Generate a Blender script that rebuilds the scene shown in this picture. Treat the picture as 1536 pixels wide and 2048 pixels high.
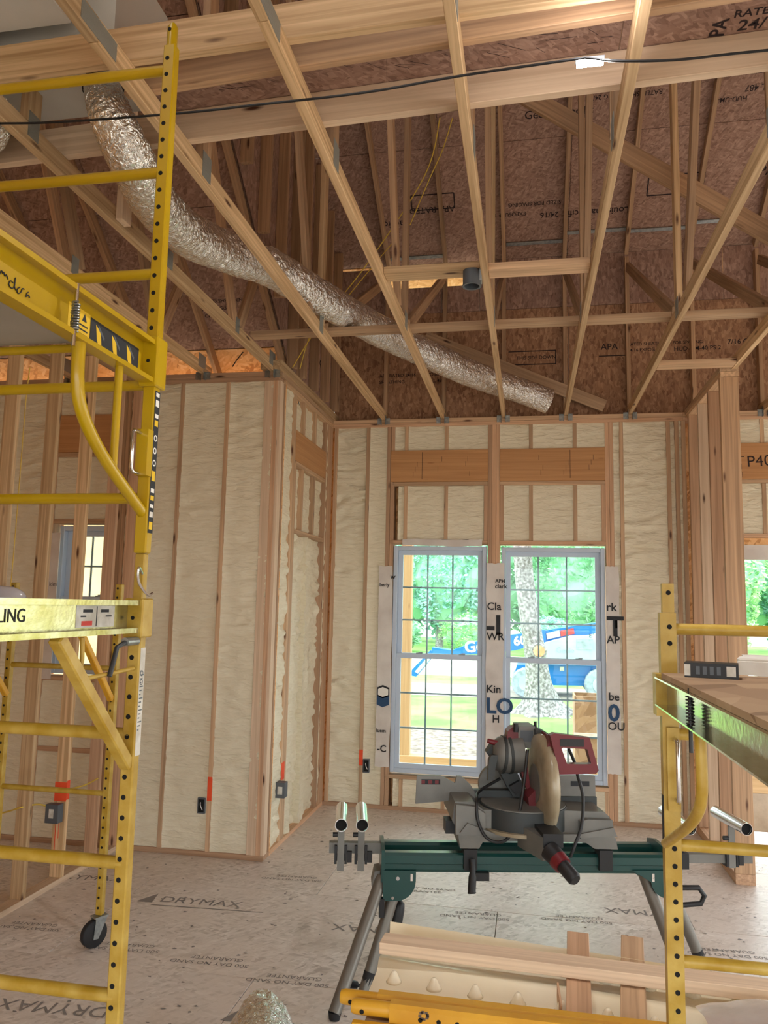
import bpy, bmesh, math, random
from mathutils import Vector, Matrix, noise
random.seed(7)
for o in list(bpy.data.objects): bpy.data.objects.remove(o)
scn = bpy.context.scene; COL = scn.collection

# ------------------------------------------------------------------ camera
CAM_H = 1.97; FPX = 1540.0
AX = [(0.98287189, -0.00130375, -0.18428549), (0.18307335, 0.12162659, 0.97554658), (0.02114215, -0.99257507, 0.11978203)]
cd = bpy.data.cameras.new('camera'); cam = bpy.data.objects.new('camera', cd); COL.objects.link(cam)
cd.sensor_fit = 'VERTICAL'; cd.sensor_height = 24.0; cd.sensor_width = 18.0
cd.lens = 24.0 * FPX / 2048.0; cd.clip_start = 0.05; cd.clip_end = 400
m = Matrix([[AX[i][0], -AX[i][1], -AX[i][2], 0] for i in range(3)] + [[0, 0, 0, 1]])
m[2][3] = CAM_H
cam.matrix_world = m
scn.camera = cam

# ------------------------------------------------------------------ world, light, exposure
w = bpy.data.worlds.new('overcast_sky'); scn.world = w; w.use_nodes = True
bg = w.node_tree.nodes['Background']; bg.inputs[0].default_value = (0.90, 0.965, 1.0, 1); bg.inputs[1].default_value = 4.2
sun = bpy.data.lights.new('hazy_sun', 'SUN'); sun.energy = 2.0; sun.angle = math.radians(25); sun.color = (1, 0.95, 0.86)
so = bpy.data.objects.new('hazy_sun', sun); COL.objects.link(so); so.rotation_euler = (math.radians(38), 0, math.radians(-62))
scn.view_settings.view_transform = 'Standard'; scn.view_settings.look = 'None'
scn.view_settings.exposure = 0.2; scn.view_settings.gamma = 1.0; scn.view_settings.use_curve_mapping = False

# ------------------------------------------------------------------ materials
MATS = {}
def lin(c):
    return tuple(((v / 255) / 12.92 if v / 255 <= 0.04045 else ((v / 255 + 0.055) / 1.055) ** 2.4) for v in c) + (1,)
def newmat(name):
    mt = bpy.data.materials.new(name); mt.use_nodes = True; MATS[name] = mt
    nt = mt.node_tree; return mt, nt, nt.nodes['Principled BSDF']
def nd(nt, t, **k):
    n = nt.nodes.new(t)
    for a, v in k.items(): setattr(n, a, v)
    return n
def coords(nt, scale, rnd=True, kind='Object'):
    tc = nd(nt, 'ShaderNodeTexCoord'); mp = nd(nt, 'ShaderNodeMapping'); mp.inputs['Scale'].default_value = scale
    if rnd:
        oi = nd(nt, 'ShaderNodeObjectInfo'); mu = nd(nt, 'ShaderNodeMath', operation='MULTIPLY'); mu.inputs[1].default_value = 37.0
        va = nd(nt, 'ShaderNodeVectorMath', operation='ADD')
        nt.links.new(oi.outputs['Random'], mu.inputs[0]); nt.links.new(tc.outputs[kind], va.inputs[0]); nt.links.new(mu.outputs[0], va.inputs[1])
        nt.links.new(va.outputs[0], mp.inputs[0]); return mp, oi
    nt.links.new(tc.outputs[kind], mp.inputs[0]); return mp, None
def ramp(nt, stops):
    r = nd(nt, 'ShaderNodeValToRGB'); el = r.color_ramp.elements
    while len(el) < len(stops): el.new(0.5)
    for e, (p, c) in zip(el, stops): e.position = p; e.color = c
    return r
def bump(nt, src, bs, strength, dist=0.01):
    b = nd(nt, 'ShaderNodeBump'); b.inputs['Strength'].default_value = strength; b.inputs['Distance'].default_value = dist
    nt.links.new(src, b.inputs['Height']); nt.links.new(b.outputs[0], bs.inputs['Normal']); return b
def wood(name, c_lo, c_hi, knot=(80, 45, 25), rough=0.68, var=0.25):
    mt, nt, bs = newmat(name)
    mp, oi = coords(nt, (0.8, 34, 34)); n1 = nd(nt, 'ShaderNodeTexNoise'); n1.inputs['Scale'].default_value = 1.3
    n1.inputs['Detail'].default_value = 5; n1.inputs['Distortion'].default_value = 0.8
    nt.links.new(mp.outputs[0], n1.inputs['Vector'])
    r = ramp(nt, [(0.33, lin(c_lo)), (0.68, lin(c_hi))]); nt.links.new(n1.outputs[0], r.inputs[0])
    mp2, _ = coords(nt, (2.2, 9, 9)); vo = nd(nt, 'ShaderNodeTexVoronoi'); vo.inputs['Scale'].default_value = 1.0
    nt.links.new(mp2.outputs[0], vo.inputs['Vector'])
    kr = ramp(nt, [(0.05, (1, 1, 1, 1)), (0.13, (0, 0, 0, 1))]); nt.links.new(vo.outputs['Distance'], kr.inputs[0])
    mx = nd(nt, 'ShaderNodeMix', data_type='RGBA'); nt.links.new(kr.outputs[0], mx.inputs[0]); nt.links.new(r.outputs[0], mx.inputs[6])
    mx.inputs[7].default_value = lin(knot)
    hv = nd(nt, 'ShaderNodeHueSaturation'); mr = nd(nt, 'ShaderNodeMapRange')
    mr.inputs[3].default_value = 1 - var; mr.inputs[4].default_value = 1 + var * 0.6
    nt.links.new(oi.outputs['Random'], mr.inputs[0]); nt.links.new(mr.outputs[0], hv.inputs['Value']); nt.links.new(mx.outputs[2], hv.inputs['Color'])
    nt.links.new(hv.outputs[0], bs.inputs['Base Color']); bs.inputs['Roughness'].default_value = rough
    bump(nt, n1.outputs[0], bs, 0.25, 0.004); return mt
def osb(name, cols, rough=0.8, scale=1.0, bumpy=0.3, dirt=None):
    mt, nt, bs = newmat(name)
    mp, oi = coords(nt, (1, 1, 1)); nz = nd(nt, 'ShaderNodeTexNoise'); nz.inputs['Scale'].default_value = 5 * scale; nz.inputs['Detail'].default_value = 2
    nt.links.new(mp.outputs[0], nz.inputs['Vector'])
    outs = []
    for k, (sx, sy, rot) in enumerate(((11, 42, 0.3), (38, 12, 0.5), (14, 36, -0.7))):
        mp2 = nd(nt, 'ShaderNodeMapping'); mp2.inputs['Rotation'].default_value = (0, 0, rot); nt.links.new(mp.outputs[0], mp2.inputs[0])
        sc = nd(nt, 'ShaderNodeMapping'); sc.inputs['Scale'].default_value = (sx * scale, sy * scale, 20); nt.links.new(mp2.outputs[0], sc.inputs[0])
        ad = nd(nt, 'ShaderNodeMix', data_type='VECTOR'); ad.inputs[0].default_value = 0.09; 
        nt.links.new(sc.outputs[0], ad.inputs[4]); 
        sc3 = nd(nt, 'ShaderNodeVectorMath', operation='SCALE'); sc3.inputs['Scale'].default_value = 14; nt.links.new(nz.outputs['Color'], sc3.inputs[0]); nt.links.new(sc3.outputs[0], ad.inputs[5])
        v = nd(nt, 'ShaderNodeTexVoronoi'); v.inputs['Scale'].default_value = 1.0; nt.links.new(ad.outputs[1], v.inputs['Vector'])
        sp = nd(nt, 'ShaderNodeSeparateColor'); nt.links.new(v.outputs['Color'], sp.inputs[0]); outs.append(sp.outputs)
    m1 = nd(nt, 'ShaderNodeMix'); g = nd(nt, 'ShaderNodeMath', operation='GREATER_THAN'); g.inputs[1].default_value = 0.5
    nt.links.new(outs[2][1], g.inputs[0]); nt.links.new(g.outputs[0], m1.inputs[0]); nt.links.new(outs[0][0], m1.inputs[2]); nt.links.new(outs[1][0], m1.inputs[3])
    m2 = nd(nt, 'ShaderNodeMix'); m2.inputs[0].default_value = 0.35; nt.links.new(m1.outputs[0], m2.inputs[2]); nt.links.new(outs[2][0], m2.inputs[3])
    k = len(cols); r = ramp(nt, [(0.12 + 0.76 * i / (k - 1), lin(c)) for i, c in enumerate(cols)]); nt.links.new(m2.outputs[0], r.inputs[0])
    src = r.outputs[0]
    hv = nd(nt, 'ShaderNodeHueSaturation'); mr = nd(nt, 'ShaderNodeMapRange'); mr.inputs[3].default_value = 0.9; mr.inputs[4].default_value = 1.08
    nt.links.new(oi.outputs['Random'], mr.inputs[0]); nt.links.new(mr.outputs[0], hv.inputs['Value']); nt.links.new(src, hv.inputs['Color']); src = hv.outputs[0]
    if dirt:
        n3 = nd(nt, 'ShaderNodeTexNoise'); n3.inputs['Scale'].default_value = 2.3; n3.inputs['Detail'].default_value = 6; nt.links.new(mp.outputs[0], n3.inputs['Vector'])
        r3 = ramp(nt, [(0.35, (0, 0, 0, 1)), (0.75, (1, 1, 1, 1))]); nt.links.new(n3.outputs[0], r3.inputs[0])
        mx = nd(nt, 'ShaderNodeMix', data_type='RGBA'); nt.links.new(r3.outputs[0], mx.inputs[0]); nt.links.new(src, mx.inputs[6]); mx.inputs[7].default_value = lin(dirt); src = mx.outputs[2]
    nt.links.new(src, bs.inputs['Base Color']); bs.inputs['Roughness'].default_value = rough
    bump(nt, m2.outputs[0], bs, bumpy, 0.003); return mt
def plain(name, c, rough=0.5, metal=0.0, nscale=None, c2=None, bmp=0, bscale=60, coat=0, alpha=None, trans=0):
    mt, nt, bs = newmat(name); bs.inputs['Base Color'].default_value = lin(c); bs.inputs['Roughness'].default_value = rough; bs.inputs['Metallic'].default_value = metal
    if coat: bs.inputs['Coat Weight'].default_value = coat
    if trans: bs.inputs['Transmission Weight'].default_value = trans
    if alpha is not None: bs.inputs['Alpha'].default_value = alpha
    if c2:
        mp, _ = coords(nt, (1, 1, 1)); n = nd(nt, 'ShaderNodeTexNoise'); n.inputs['Scale'].default_value = nscale or 8; n.inputs['Detail'].default_value = 6
        nt.links.new(mp.outputs[0], n.inputs['Vector']); r = ramp(nt, [(0.38, lin(c)), (0.66, lin(c2))]); nt.links.new(n.outputs[0], r.inputs[0]); nt.links.new(r.outputs[0], bs.inputs['Base Color'])
    if bmp:
        mp, _ = coords(nt, (1, 1, 1)); n = nd(nt, 'ShaderNodeTexNoise'); n.inputs['Scale'].default_value = bscale; n.inputs['Detail'].default_value = 3
        nt.links.new(mp.outputs[0], n.inputs['Vector']); bump(nt, n.outputs[0], bs, bmp, 0.01)
    return mt
wood('pine_chord', (170, 137, 96), (216, 184, 142))
wood('pine_stud', (176, 143, 111), (212, 177, 140))
wood('fir_stud', (178, 140, 108), (212, 172, 137), var=0.3)
wood('web_wood', (156, 124, 94), (194, 158, 122))
wood('pale_pine', (208, 180, 150), (234, 208, 178))
wood('lvl_face', (182, 132, 84), (200, 150, 100), knot=(150, 95, 50), var=0.08)
wood('porch_wood', (186, 160, 122), (208, 184, 146), var=0.1)
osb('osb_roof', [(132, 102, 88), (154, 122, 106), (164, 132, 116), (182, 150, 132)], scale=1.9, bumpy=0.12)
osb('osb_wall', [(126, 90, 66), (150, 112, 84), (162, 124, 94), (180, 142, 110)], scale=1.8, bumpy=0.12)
osb('osb_warm', [(190, 136, 84), (222, 170, 112), (232, 184, 128), (240, 200, 150)])  # eave daylight is put into this colour; sheathing and outer walls share it
osb('osb_floor', [(182, 170, 160), (214, 204, 194), (222, 212, 204), (236, 228, 220)], rough=0.42, scale=1.5, bumpy=0.08, dirt=(216, 203, 192))
osb('plywood', [(136, 108, 80), (164, 134, 104), (172, 144, 112), (180, 152, 120)], scale=0.25, bumpy=0.05)
plain('deck_under', (168, 162, 150), 0.8, c2=(182, 176, 164), nscale=3)
def foam_mat():
    mt, nt, bs = newmat('spray_foam'); mp, _ = coords(nt, (9, 9, 34)); n = nd(nt, 'ShaderNodeTexNoise'); n.inputs['Scale'].default_value = 1.0; n.inputs['Detail'].default_value = 4; n.inputs['Distortion'].default_value = 0.6
    nt.links.new(mp.outputs[0], n.inputs['Vector']); r = ramp(nt, [(0.3, lin((222, 212, 184))), (0.75, lin((233, 225, 200)))]); nt.links.new(n.outputs[0], r.inputs[0])
    nt.links.new(r.outputs[0], bs.inputs['Base Color']); bs.inputs['Roughness'].default_value = 0.55; bs.inputs['Subsurface Weight'].default_value = 0.0
    bump(nt, n.outputs[0], bs, 1.0, 0.016)
foam_mat()
def foil_mat():
    mt, nt, bs = newmat('foil'); bs.inputs['Metallic'].default_value = 0.95; bs.inputs['Roughness'].default_value = 0.1; bs.inputs['Base Color'].default_value = lin((236, 236, 232))
    mp, _ = coords(nt, (1, 1, 1)); n = nd(nt, 'ShaderNodeTexNoise'); n.inputs['Scale'].default_value = 34; n.inputs['Detail'].default_value = 3; n.inputs['Distortion'].default_value = 1.6
    nt.links.new(mp.outputs[0], n.inputs['Vector']); bump(nt, n.outputs[0], bs, 1.0, 0.016)
foil_mat()
plain('yellow_paint', (186, 154, 6), 0.32, coat=0.3, c2=(178, 144, 5), nscale=4)
plain('worn_yellow', (166, 132, 34), 0.42, c2=(188, 158, 72), nscale=14, bmp=0.08)
plain('worn_channel', (160, 150, 84), 0.22, metal=0.8, c2=(190, 184, 142), nscale=10, bmp=0.05)
plain('amber_paint', (214, 160, 40), 0.45, c2=(200, 144, 30), nscale=6)
plain('galvanised', (170, 174, 172), 0.4, metal=0.9, c2=(140, 146, 146), nscale=30)
plain('chrome', (215, 215, 215), 0.16, metal=1.0)
plain('steel_dark', (70, 72, 74), 0.45, metal=0.6)
plain('plate_steel', (138, 140, 134), 0.5, metal=0.3, bmp=0.4, bscale=140)
plain('green_paint', (18, 66, 62), 0.35, coat=0.2)
plain('leg_grey', (120, 116, 108), 0.45, metal=0.5)
plain('saw_grey', (124, 123, 117), 0.5, metal=0.3, c2=(110, 109, 104), nscale=6)
plain('saw_dark', (62, 66, 66), 0.5, metal=0.3)
plain('saw_red', (104, 22, 30), 0.42)
plain('guard_amber', (196, 182, 152), 0.22, c2=(156, 138, 110), nscale=5, trans=0.3)
plain('black_plastic', (24, 25, 27), 0.5)
plain('rubber', (30, 30, 32), 0.75)
plain('black_hole', (8, 8, 7), 0.9)
plain('vinyl_white', (192, 207, 224), 0.4)
plain('grille', (150, 168, 178), 0.5)
plain('house_wrap', (220, 214, 206), 0.55, c2=(204, 196, 188), nscale=5, bmp=0.3, bscale=9)
plain('ink_black', (34, 36, 40), 0.7)
plain('ink_blue', (24, 66, 104), 0.6)
plain('ink_roof', (44, 32, 34), 0.85)
plain('ink_floor', (132, 126, 122), 0.8)
plain('ink_white', (232, 230, 222), 0.6)
plain('ink_yellow', (226, 186, 30), 0.6)
plain('ink_red', (206, 60, 50), 0.6)
plain('ink_green', (40, 130, 60), 0.6)
plain('paper_label', (216, 214, 206), 0.6, c2=(186, 182, 170), nscale=22)
plain('orange_spray', (236, 84, 40), 0.7, c2=(222, 70, 34), nscale=10)
plain('box_grey', (82, 88, 94), 0.5)
plain('sheet_metal', (214, 216, 212), 0.45, metal=0.1, c2=(196, 198, 194), nscale=2)
plain('romex', (214, 184, 70), 0.5)
plain('cream_plastic', (250, 242, 218), 0.2, c2=(246, 234, 202), nscale=3)
plain('bright_channel', (196, 194, 176), 0.14, metal=0.95, c2=(176, 172, 140), nscale=9, bmp=0.04)
plain('white_board', (226, 224, 216), 0.7, c2=(206, 200, 190), nscale=7)
plain('cellophane', (226, 220, 220), 0.2, trans=0.5, c2=(206, 198, 198), nscale=6, bmp=0.4, bscale=14)
plain('brown_bag', (78, 62, 54), 0.6, c2=(104, 88, 78), nscale=9, bmp=0.3, bscale=20)
plain('grass', (104, 164, 70), 0.9, c2=(152, 200, 106), nscale=0.7, bmp=0.6, bscale=6)
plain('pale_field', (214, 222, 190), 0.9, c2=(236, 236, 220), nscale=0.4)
plain('mulch', (112, 100, 90), 0.95, c2=(182, 168, 152), nscale=9, bmp=0.9, bscale=16)
plain('gravel', (168, 158, 146), 0.95, c2=(190, 182, 170), nscale=5, bmp=0.5, bscale=12)
plain('bark', (104, 100, 100), 0.9, c2=(176, 172, 176), nscale=16, bmp=1.0, bscale=30)
plain('cut_wood', (226, 132, 88), 0.8, c2=(236, 180, 140), nscale=4)
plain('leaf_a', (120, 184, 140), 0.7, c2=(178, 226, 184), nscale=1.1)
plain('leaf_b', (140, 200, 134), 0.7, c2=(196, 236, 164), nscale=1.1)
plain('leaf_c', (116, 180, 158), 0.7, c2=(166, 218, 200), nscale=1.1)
plain('leaf_yellow', (176, 214, 90), 0.7, c2=(214, 236, 120), nscale=1.5)  # yellow-green foliage of the near tree
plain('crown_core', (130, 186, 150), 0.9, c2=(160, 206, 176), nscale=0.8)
plain('machine_blue', (10, 112, 190), 0.4)
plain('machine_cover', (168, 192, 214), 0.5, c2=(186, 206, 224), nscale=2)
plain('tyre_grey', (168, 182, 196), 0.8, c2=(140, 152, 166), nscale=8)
plain('sheathing_yellow', (244, 232, 184), 0.7, c2=(238, 222, 168), nscale=3)
def glass_mat():
    mt, nt, bs = newmat('window_glass'); out = nt.nodes['Material Output']; nt.nodes.remove(bs)
    t = nd(nt, 'ShaderNodeBsdfTransparent'); t.inputs[0].default_value = (0.93, 0.98, 0.97, 1); g = nd(nt, 'ShaderNodeBsdfGlossy'); g.inputs['Roughness'].default_value = 0.02
    lw = nd(nt, 'ShaderNodeFresnel'); lw.inputs[0].default_value = 1.35; mx = nd(nt, 'ShaderNodeMixShader')
    nt.links.new(lw.outputs[0], mx.inputs[0]); nt.links.new(t.outputs[0], mx.inputs[1]); nt.links.new(g.outputs[0], mx.inputs[2]); nt.links.new(mx.outputs[0], out.inputs[0])
glass_mat()
def emit(name, c, s):
    mt, nt, bs = newmat(name); bs.inputs['Emission Color'].default_value = c; bs.inputs['Emission Strength'].default_value = s; bs.inputs['Base Color'].default_value = (1, 1, 1, 1)
emit('led_lens', (1, 0.99, 0.97, 1), 40)

# ------------------------------------------------------------------ builders
W = {}
def V(*a): return Vector(a)
def at(px, py, Y=None, Z=None, X=None):
    d = Vector([AX[i][0] * (px - 768) + AX[i][1] * (py - 1024) + AX[i][2] * FPX for i in range(3)])
    t = Y / d.y if Y is not None else (X / d.x if X is not None else (Z - CAM_H) / d.z)
    return Vector((0, 0, CAM_H)) + d * t
def tag(o, label=None, cat=None, group=None, kind=None):
    if label: o['label'] = label
    if cat: o['category'] = cat
    if group: o['group'] = group
    if kind: o['kind'] = kind
    return o
def empty(name, loc=(0, 0, 0), rz=0.0, label=None, cat=None, group=None, kind=None):
    o = bpy.data.objects.new(name, None); COL.objects.link(o); o.empty_display_size = 0.1
    M = Matrix.Translation(Vector(loc)) @ Matrix.Rotation(rz, 4, 'Z'); o.matrix_basis = M; W[o] = M
    return tag(o, label, cat, group, kind)
def link(name, mesh, parent, M):
    o = bpy.data.objects.new(name, mesh); COL.objects.link(o); W[o] = M
    if parent is not None:
        o.parent = parent; o.matrix_basis = W[parent].inverted() @ M
    else: o.matrix_basis = M
    return o
_box = {}
def boxmesh(L, w, h, mat, bev=0.002):
    k = (round(L, 4), round(w, 4), round(h, 4), mat, bev)
    if k in _box: return _box[k]
    bm = bmesh.new(); bmesh.ops.create_cube(bm, size=1.0); bmesh.ops.scale(bm, vec=(L, w, h), verts=bm.verts)
    if bev and min(L, w, h) > bev * 3: bmesh.ops.bevel(bm, geom=list(bm.edges), offset=bev, segments=1, affect='EDGES')
    me = bpy.data.meshes.new('piece'); bm.to_mesh(me); bm.free(); me.materials.append(MATS[mat]); _box[k] = me; return me
def board(name, p0, p1, wd, th, mat, parent=None, side=None, bev=0.002):
    """a straight piece from p0 to p1; wd is measured along side, th across it"""
    p0, p1 = Vector(p0), Vector(p1); ax = (p1 - p0); L = ax.length; ax.normalize()
    if side is None: side = Vector((1, 0, 0)) if abs(ax.z) > 0.75 else Vector((0, 0, 1)).cross(ax)
    side = Vector(side); side = (side - side.dot(ax) * ax).normalized(); up = ax.cross(side)
    M = Matrix((ax, side, up)).transposed().to_4x4(); M.translation = (p0 + p1) / 2
    return link(name, boxmesh(L, wd, th, mat, bev), parent, M)
def blk(name, lo, hi, mat, parent=None, bev=0.002):
    """axis aligned block; local X runs along its longest side"""
    lo, hi = Vector(lo), Vector(hi); s = hi - lo; c = (lo + hi) / 2
    i = max(range(3), key=lambda k: s[k]); e = Vector((0, 0, 0)); e[i] = s[i] / 2
    if i == 2: return board(name, c - e, c + e, s.x, s.y, mat, parent, (1, 0, 0), bev)
    if i == 0: return board(name, c - e, c + e, s.y, s.z, mat, parent, (0, 1, 0), bev)
    return board(name, c - e, c + e, s.x, s.z, mat, parent, (-1, 0, 0), bev)
class MB:
    def __init__(s): s.v = []; s.f = []; s.sm = False
    def add(s, vs, fs):
        n = len(s.v); s.v += [tuple(v) for v in vs]; s.f += [tuple(i + n for i in f) for f in fs]; return s
    def box(s, lo, hi, M=None):
        vs = [Vector((x, y, z)) for x in (lo[0], hi[0]) for y in (lo[1], hi[1]) for z in (lo[2], hi[2])]
        if M: vs = [M @ v for v in vs]
        return s.add(vs, [(0, 1, 3, 2), (4, 6, 7, 5), (0, 4, 5, 1), (2, 3, 7, 6), (0, 2, 6, 4), (1, 5, 7, 3)])
    def prism(s, poly, a, b, axis=1):
        """polygon in the two other axes, extruded along axis from a to b"""
        def mk(p, t):
            q = list(p); q.insert(axis, t); return q
        n = len(poly); vs = [mk(p, a) for p in poly] + [mk(p, b) for p in poly]
        return s.add(vs, [tuple(range(n)), tuple(range(2 * n - 1, n - 1, -1))] + [(i, i + n, (i + 1) % n + n, (i + 1) % n) for i in range(n)])
    def tube(s, pts, r, n=8, caps=True, wob=None):
        pts = [Vector(p) for p in pts]; k = len(pts); rs = r if isinstance(r, (list, tuple)) else [r] * k
        up = None; base = len(s.v); vs = []
        for i, p in enumerate(pts):
            t = (pts[min(i + 1, k - 1)] - pts[max(i - 1, 0)])
            t = t.normalized() if t.length > 1e-9 else Vector((0, 0, 1))
            if up is None: up = Vector((0, 0, 1)) if abs(t.z) < 0.9 else Vector((1, 0, 0))
            a = (up - up.dot(t) * t).normalized(); b = t.cross(a); up = a
            for j in range(n):
                th = 2 * math.pi * j / n; rr = rs[i] * (wob(i, j, p) if wob else 1)
                vs.append(p + a * math.cos(th) * rr + b * math.sin(th) * rr)
        fs = [(i * n + j, i * n + (j + 1) % n, (i + 1) * n + (j + 1) % n, (i + 1) * n + j) for i in range(k - 1) for j in range(n)]
        if caps: fs += [tuple(range(n - 1, -1, -1)), tuple((k - 1) * n + j for j in range(n))]
        s.sm = True; return s.add(vs, fs)
    def ring(s, c, axis, r0, r1, t, n=28):
        """flat annular disc (washer) centred on c"""
        ax = Vector(axis).normalized(); a = ax.orthogonal().normalized(); b = ax.cross(a); c = Vector(c); vs = []
        for rr, tt in ((r1, -t / 2), (r1, t / 2), (r0, t / 2), (r0, -t / 2)):
            for j in range(n):
                th = 2 * math.pi * j / n; vs.append(c + (a * math.cos(th) + b * math.sin(th)) * rr + ax * tt)
        return s.add(vs, [(q * n + j, q * n + (j + 1) % n, ((q + 1) % 4) * n + (j + 1) % n, ((q + 1) % 4) * n + j) for q in range(4) for j in range(n)])
    def obj(s, name, mat, parent=None, local=False, smooth=None):
        me = bpy.data.meshes.new(name)
        vs = [Vector(v) for v in s.v]
        Mw = W[parent] if parent is not None else Matrix()
        if parent is None:
            c = sum(vs, Vector()) / len(vs); Mw = Matrix.Translation(c); vs = [v - c for v in vs]
        elif not local:
            c = sum(vs, Vector()) / len(vs); Mw = Matrix.Translation(c); vs = [v - c for v in vs]
        me.from_pydata([tuple(v) for v in vs], [], s.f); me.materials.append(MATS[mat])
        bm = bmesh.new(); bm.from_mesh(me); bmesh.ops.recalc_face_normals(bm, faces=bm.faces); bm.to_mesh(me); bm.free()
        if smooth if smooth is not None else s.sm:
            me.polygons.foreach_set('use_smooth', [True] * len(me.polygons))
            try: me.set_sharp_from_angle(angle=math.radians(50))
            except Exception: pass
        return link(name, me, parent, Mw)
def spline(pts, n=8):
    pts = [Vector(p) for p in pts]; out = []; P = [pts[0]] + pts + [pts[-1]]
    for i in range(1, len(P) - 2):
        for k in range(n):
            t = k / n; a, b, c, d = P[i - 1], P[i], P[i + 1], P[i + 2]
            out.append(0.5 * ((2 * b) + (c - a) * t + (2 * a - 5 * b + 4 * c - d) * t * t + (3 * b - a - 3 * c + d) * t ** 3))
    out.append(pts[-1]); return out
def text(s, size, org, xd, yd, mat, parent, name='lettering', bold=0.0, align='LEFT', depth=0.0):
    """flat print standing a hair off the surface it is printed on"""
    cu = bpy.data.curves.new('t', 'FONT'); cu.body = s; cu.size = size; cu.offset = bold * size; cu.align_x = align; cu.resolution_u = 3; cu.extrude = depth
    o = bpy.data.objects.new('t', cu); COL.objects.link(o); bpy.context.view_layer.update()
    me = bpy.data.meshes.new_from_object(o.evaluated_get(bpy.context.evaluated_depsgraph_get())); bpy.data.objects.remove(o)
    me.materials.clear(); me.materials.append(MATS[mat])
    xd = Vector(xd).normalized(); yd = Vector(yd); yd = (yd - yd.dot(xd) * xd).normalized(); z = xd.cross(yd)
    M = Matrix((xd, yd, z)).transposed().to_4x4(); M.translation = Vector(org)
    return link(name, me, parent, M)
def foam(parent, P, a, w_, z0, z1, n, recess=0.012, amp=0.006, seed=0, step=0.02):
    """one cavity filled with sprayed foam: P corner on the stud face plane, a along the wall, n into the room"""
    a = Vector(a); n = Vector(n); P = Vector(P); nx = max(4, int(w_ / 0.035)); nz = max(4, int((z1 - z0) / step)); mb = MB(); vs = []
    for i in range(nx + 1):
        for j in range(nz + 1):
            u = w_ * i / nx; z = z0 + (z1 - z0) * j / nz; e = min(u, w_ - u); ez = min(z - z0, z1 - z)
            q = Vector((u * 5 + seed * 3.1, z * 24 + noise.noise((u * 6, z * 3, seed)) * 2.4, seed))
            msk = 0.35 + 0.65 * max(0, noise.noise((u * 2 + seed, z * 0.9, 3.3)) + 0.35)
            d = -recess + amp * 2.5 * noise.noise(q) * msk + amp * noise.noise((u * 9, z * 11, seed + 9)) + 0.008 * math.exp(-(e / 0.025) ** 2) - 0.006 * math.exp(-(ez / 0.03) ** 2)
            p = P + a * u + n * min(d, 0.004); vs.append((p.x, p.y, z))
    fs = [(i * (nz + 1) + j, (i + 1) * (nz + 1) + j, (i + 1) * (nz + 1) + j + 1, i * (nz + 1) + j + 1) for i in range(nx) for j in range(nz)]
    # back skin so that the cavity is a solid slab
    k = len(vs); c = [P - n * 0.09, P + a * w_ - n * 0.09]
    vs += [(c[0].x, c[0].y, z0), (c[1].x, c[1].y, z0), (c[1].x, c[1].y, z1), (c[0].x, c[0].y, z1)]; fs += [(k, k + 3, k + 2, k + 1)]
    for col, bc in ((0, c[0]), (nx, c[1])):
        q0 = len(vs); vs += [(bc.x, bc.y, z0 + (z1 - z0) * j / nz) for j in range(nz + 1)]
        fs += [(col * (nz + 1) + j, col * (nz + 1) + j + 1, q0 + j + 1, q0 + j) for j in range(nz)]
    mb.add(vs, fs); mb.sm = True; return mb.obj('foam_panel', 'spray_foam', parent)
# ------------------------------------------------------------------ structure: floor, ground
T = 0.038; PL = 3.79; TP = 3.87          # lumber thickness, underside and top of the top plates
YB, YF, XR = 7.64, 5.90, -2.00           # room faces of the back wall, the jog wall and its return
floor = empty('floor', (0, 2.4, 0), kind='structure')
for j in range(9):
    for i in range(6):
        x0 = -7.2 + i * 2.44 + (1.22 if j % 2 else 0) - 0.32; y0 = -3.2 + j * 1.2222
        x1 = min(x0 + 2.436, 6.4); x0 = max(x0, -6.2)
        if x1 - x0 > 0.1: blk('subfloor_panel', (x0, y0, -0.02), (x1, min(y0 + 1.218, 7.79), 0.0), 'osb_floor', floor, 0.0015)
MB().box((-6.2, -3.2, -0.45), (6.4, 7.79, -0.021)).obj('foundation', 'gravel', floor)
FL = 0.0012
def floor_print(s, size, x, y, ang, bold=0.0):
    a = math.radians(ang); text(s, size, (x, y, FL), (math.cos(a), math.sin(a), 0), (-math.sin(a), math.cos(a), 0), 'ink_floor', floor, bold=bold)
for s, size, x, y, ang in [('DRYMAX', 0.135, -2.40, 4.985, 3), ('DRYMAX', 0.135, -0.64, 4.95, 184), ('DRYMAX', 0.14, -1.98, 3.70, 184), ('DRYMAX', 0.13, 1.02, 5.62, 183), ('DRYMAX', 0.13, 0.62, 4.35, 184), ('DRYMAX', 0.12, -0.82, 6.42, 183), ('DRYMAX', 0.13, -3.35, 5.2, 6)]: floor_print(s, size, x, y, ang)
for x, y, ang in [(-1.50, 4.27, 183), (-1.02, 4.16, 183), (-2.05, 4.32, 184), (-0.95, 5.62, 3), (0.52, 5.35, 183), (-0.12, 5.25, 183), (1.35, 5.05, 183), (-2.75, 4.45, 184), (-1.45, 5.62, 184)]:
    floor_print('500 DAY NO SAND', 0.052, x, y, ang); a = math.radians(ang)
    floor_print('GUARANTEE', 0.052, x + 0.05 * math.cos(a) + 0.062 * math.sin(a), y + 0.05 * math.sin(a) - 0.062 * math.cos(a), ang)
def floor_shape(pts, mat='ink_floor'):
    mb = MB(); mb.add([(p[0], p[1], FL) for p in pts], [tuple(range(len(pts)))]); mb.obj('print_mark', mat, floor)
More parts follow.
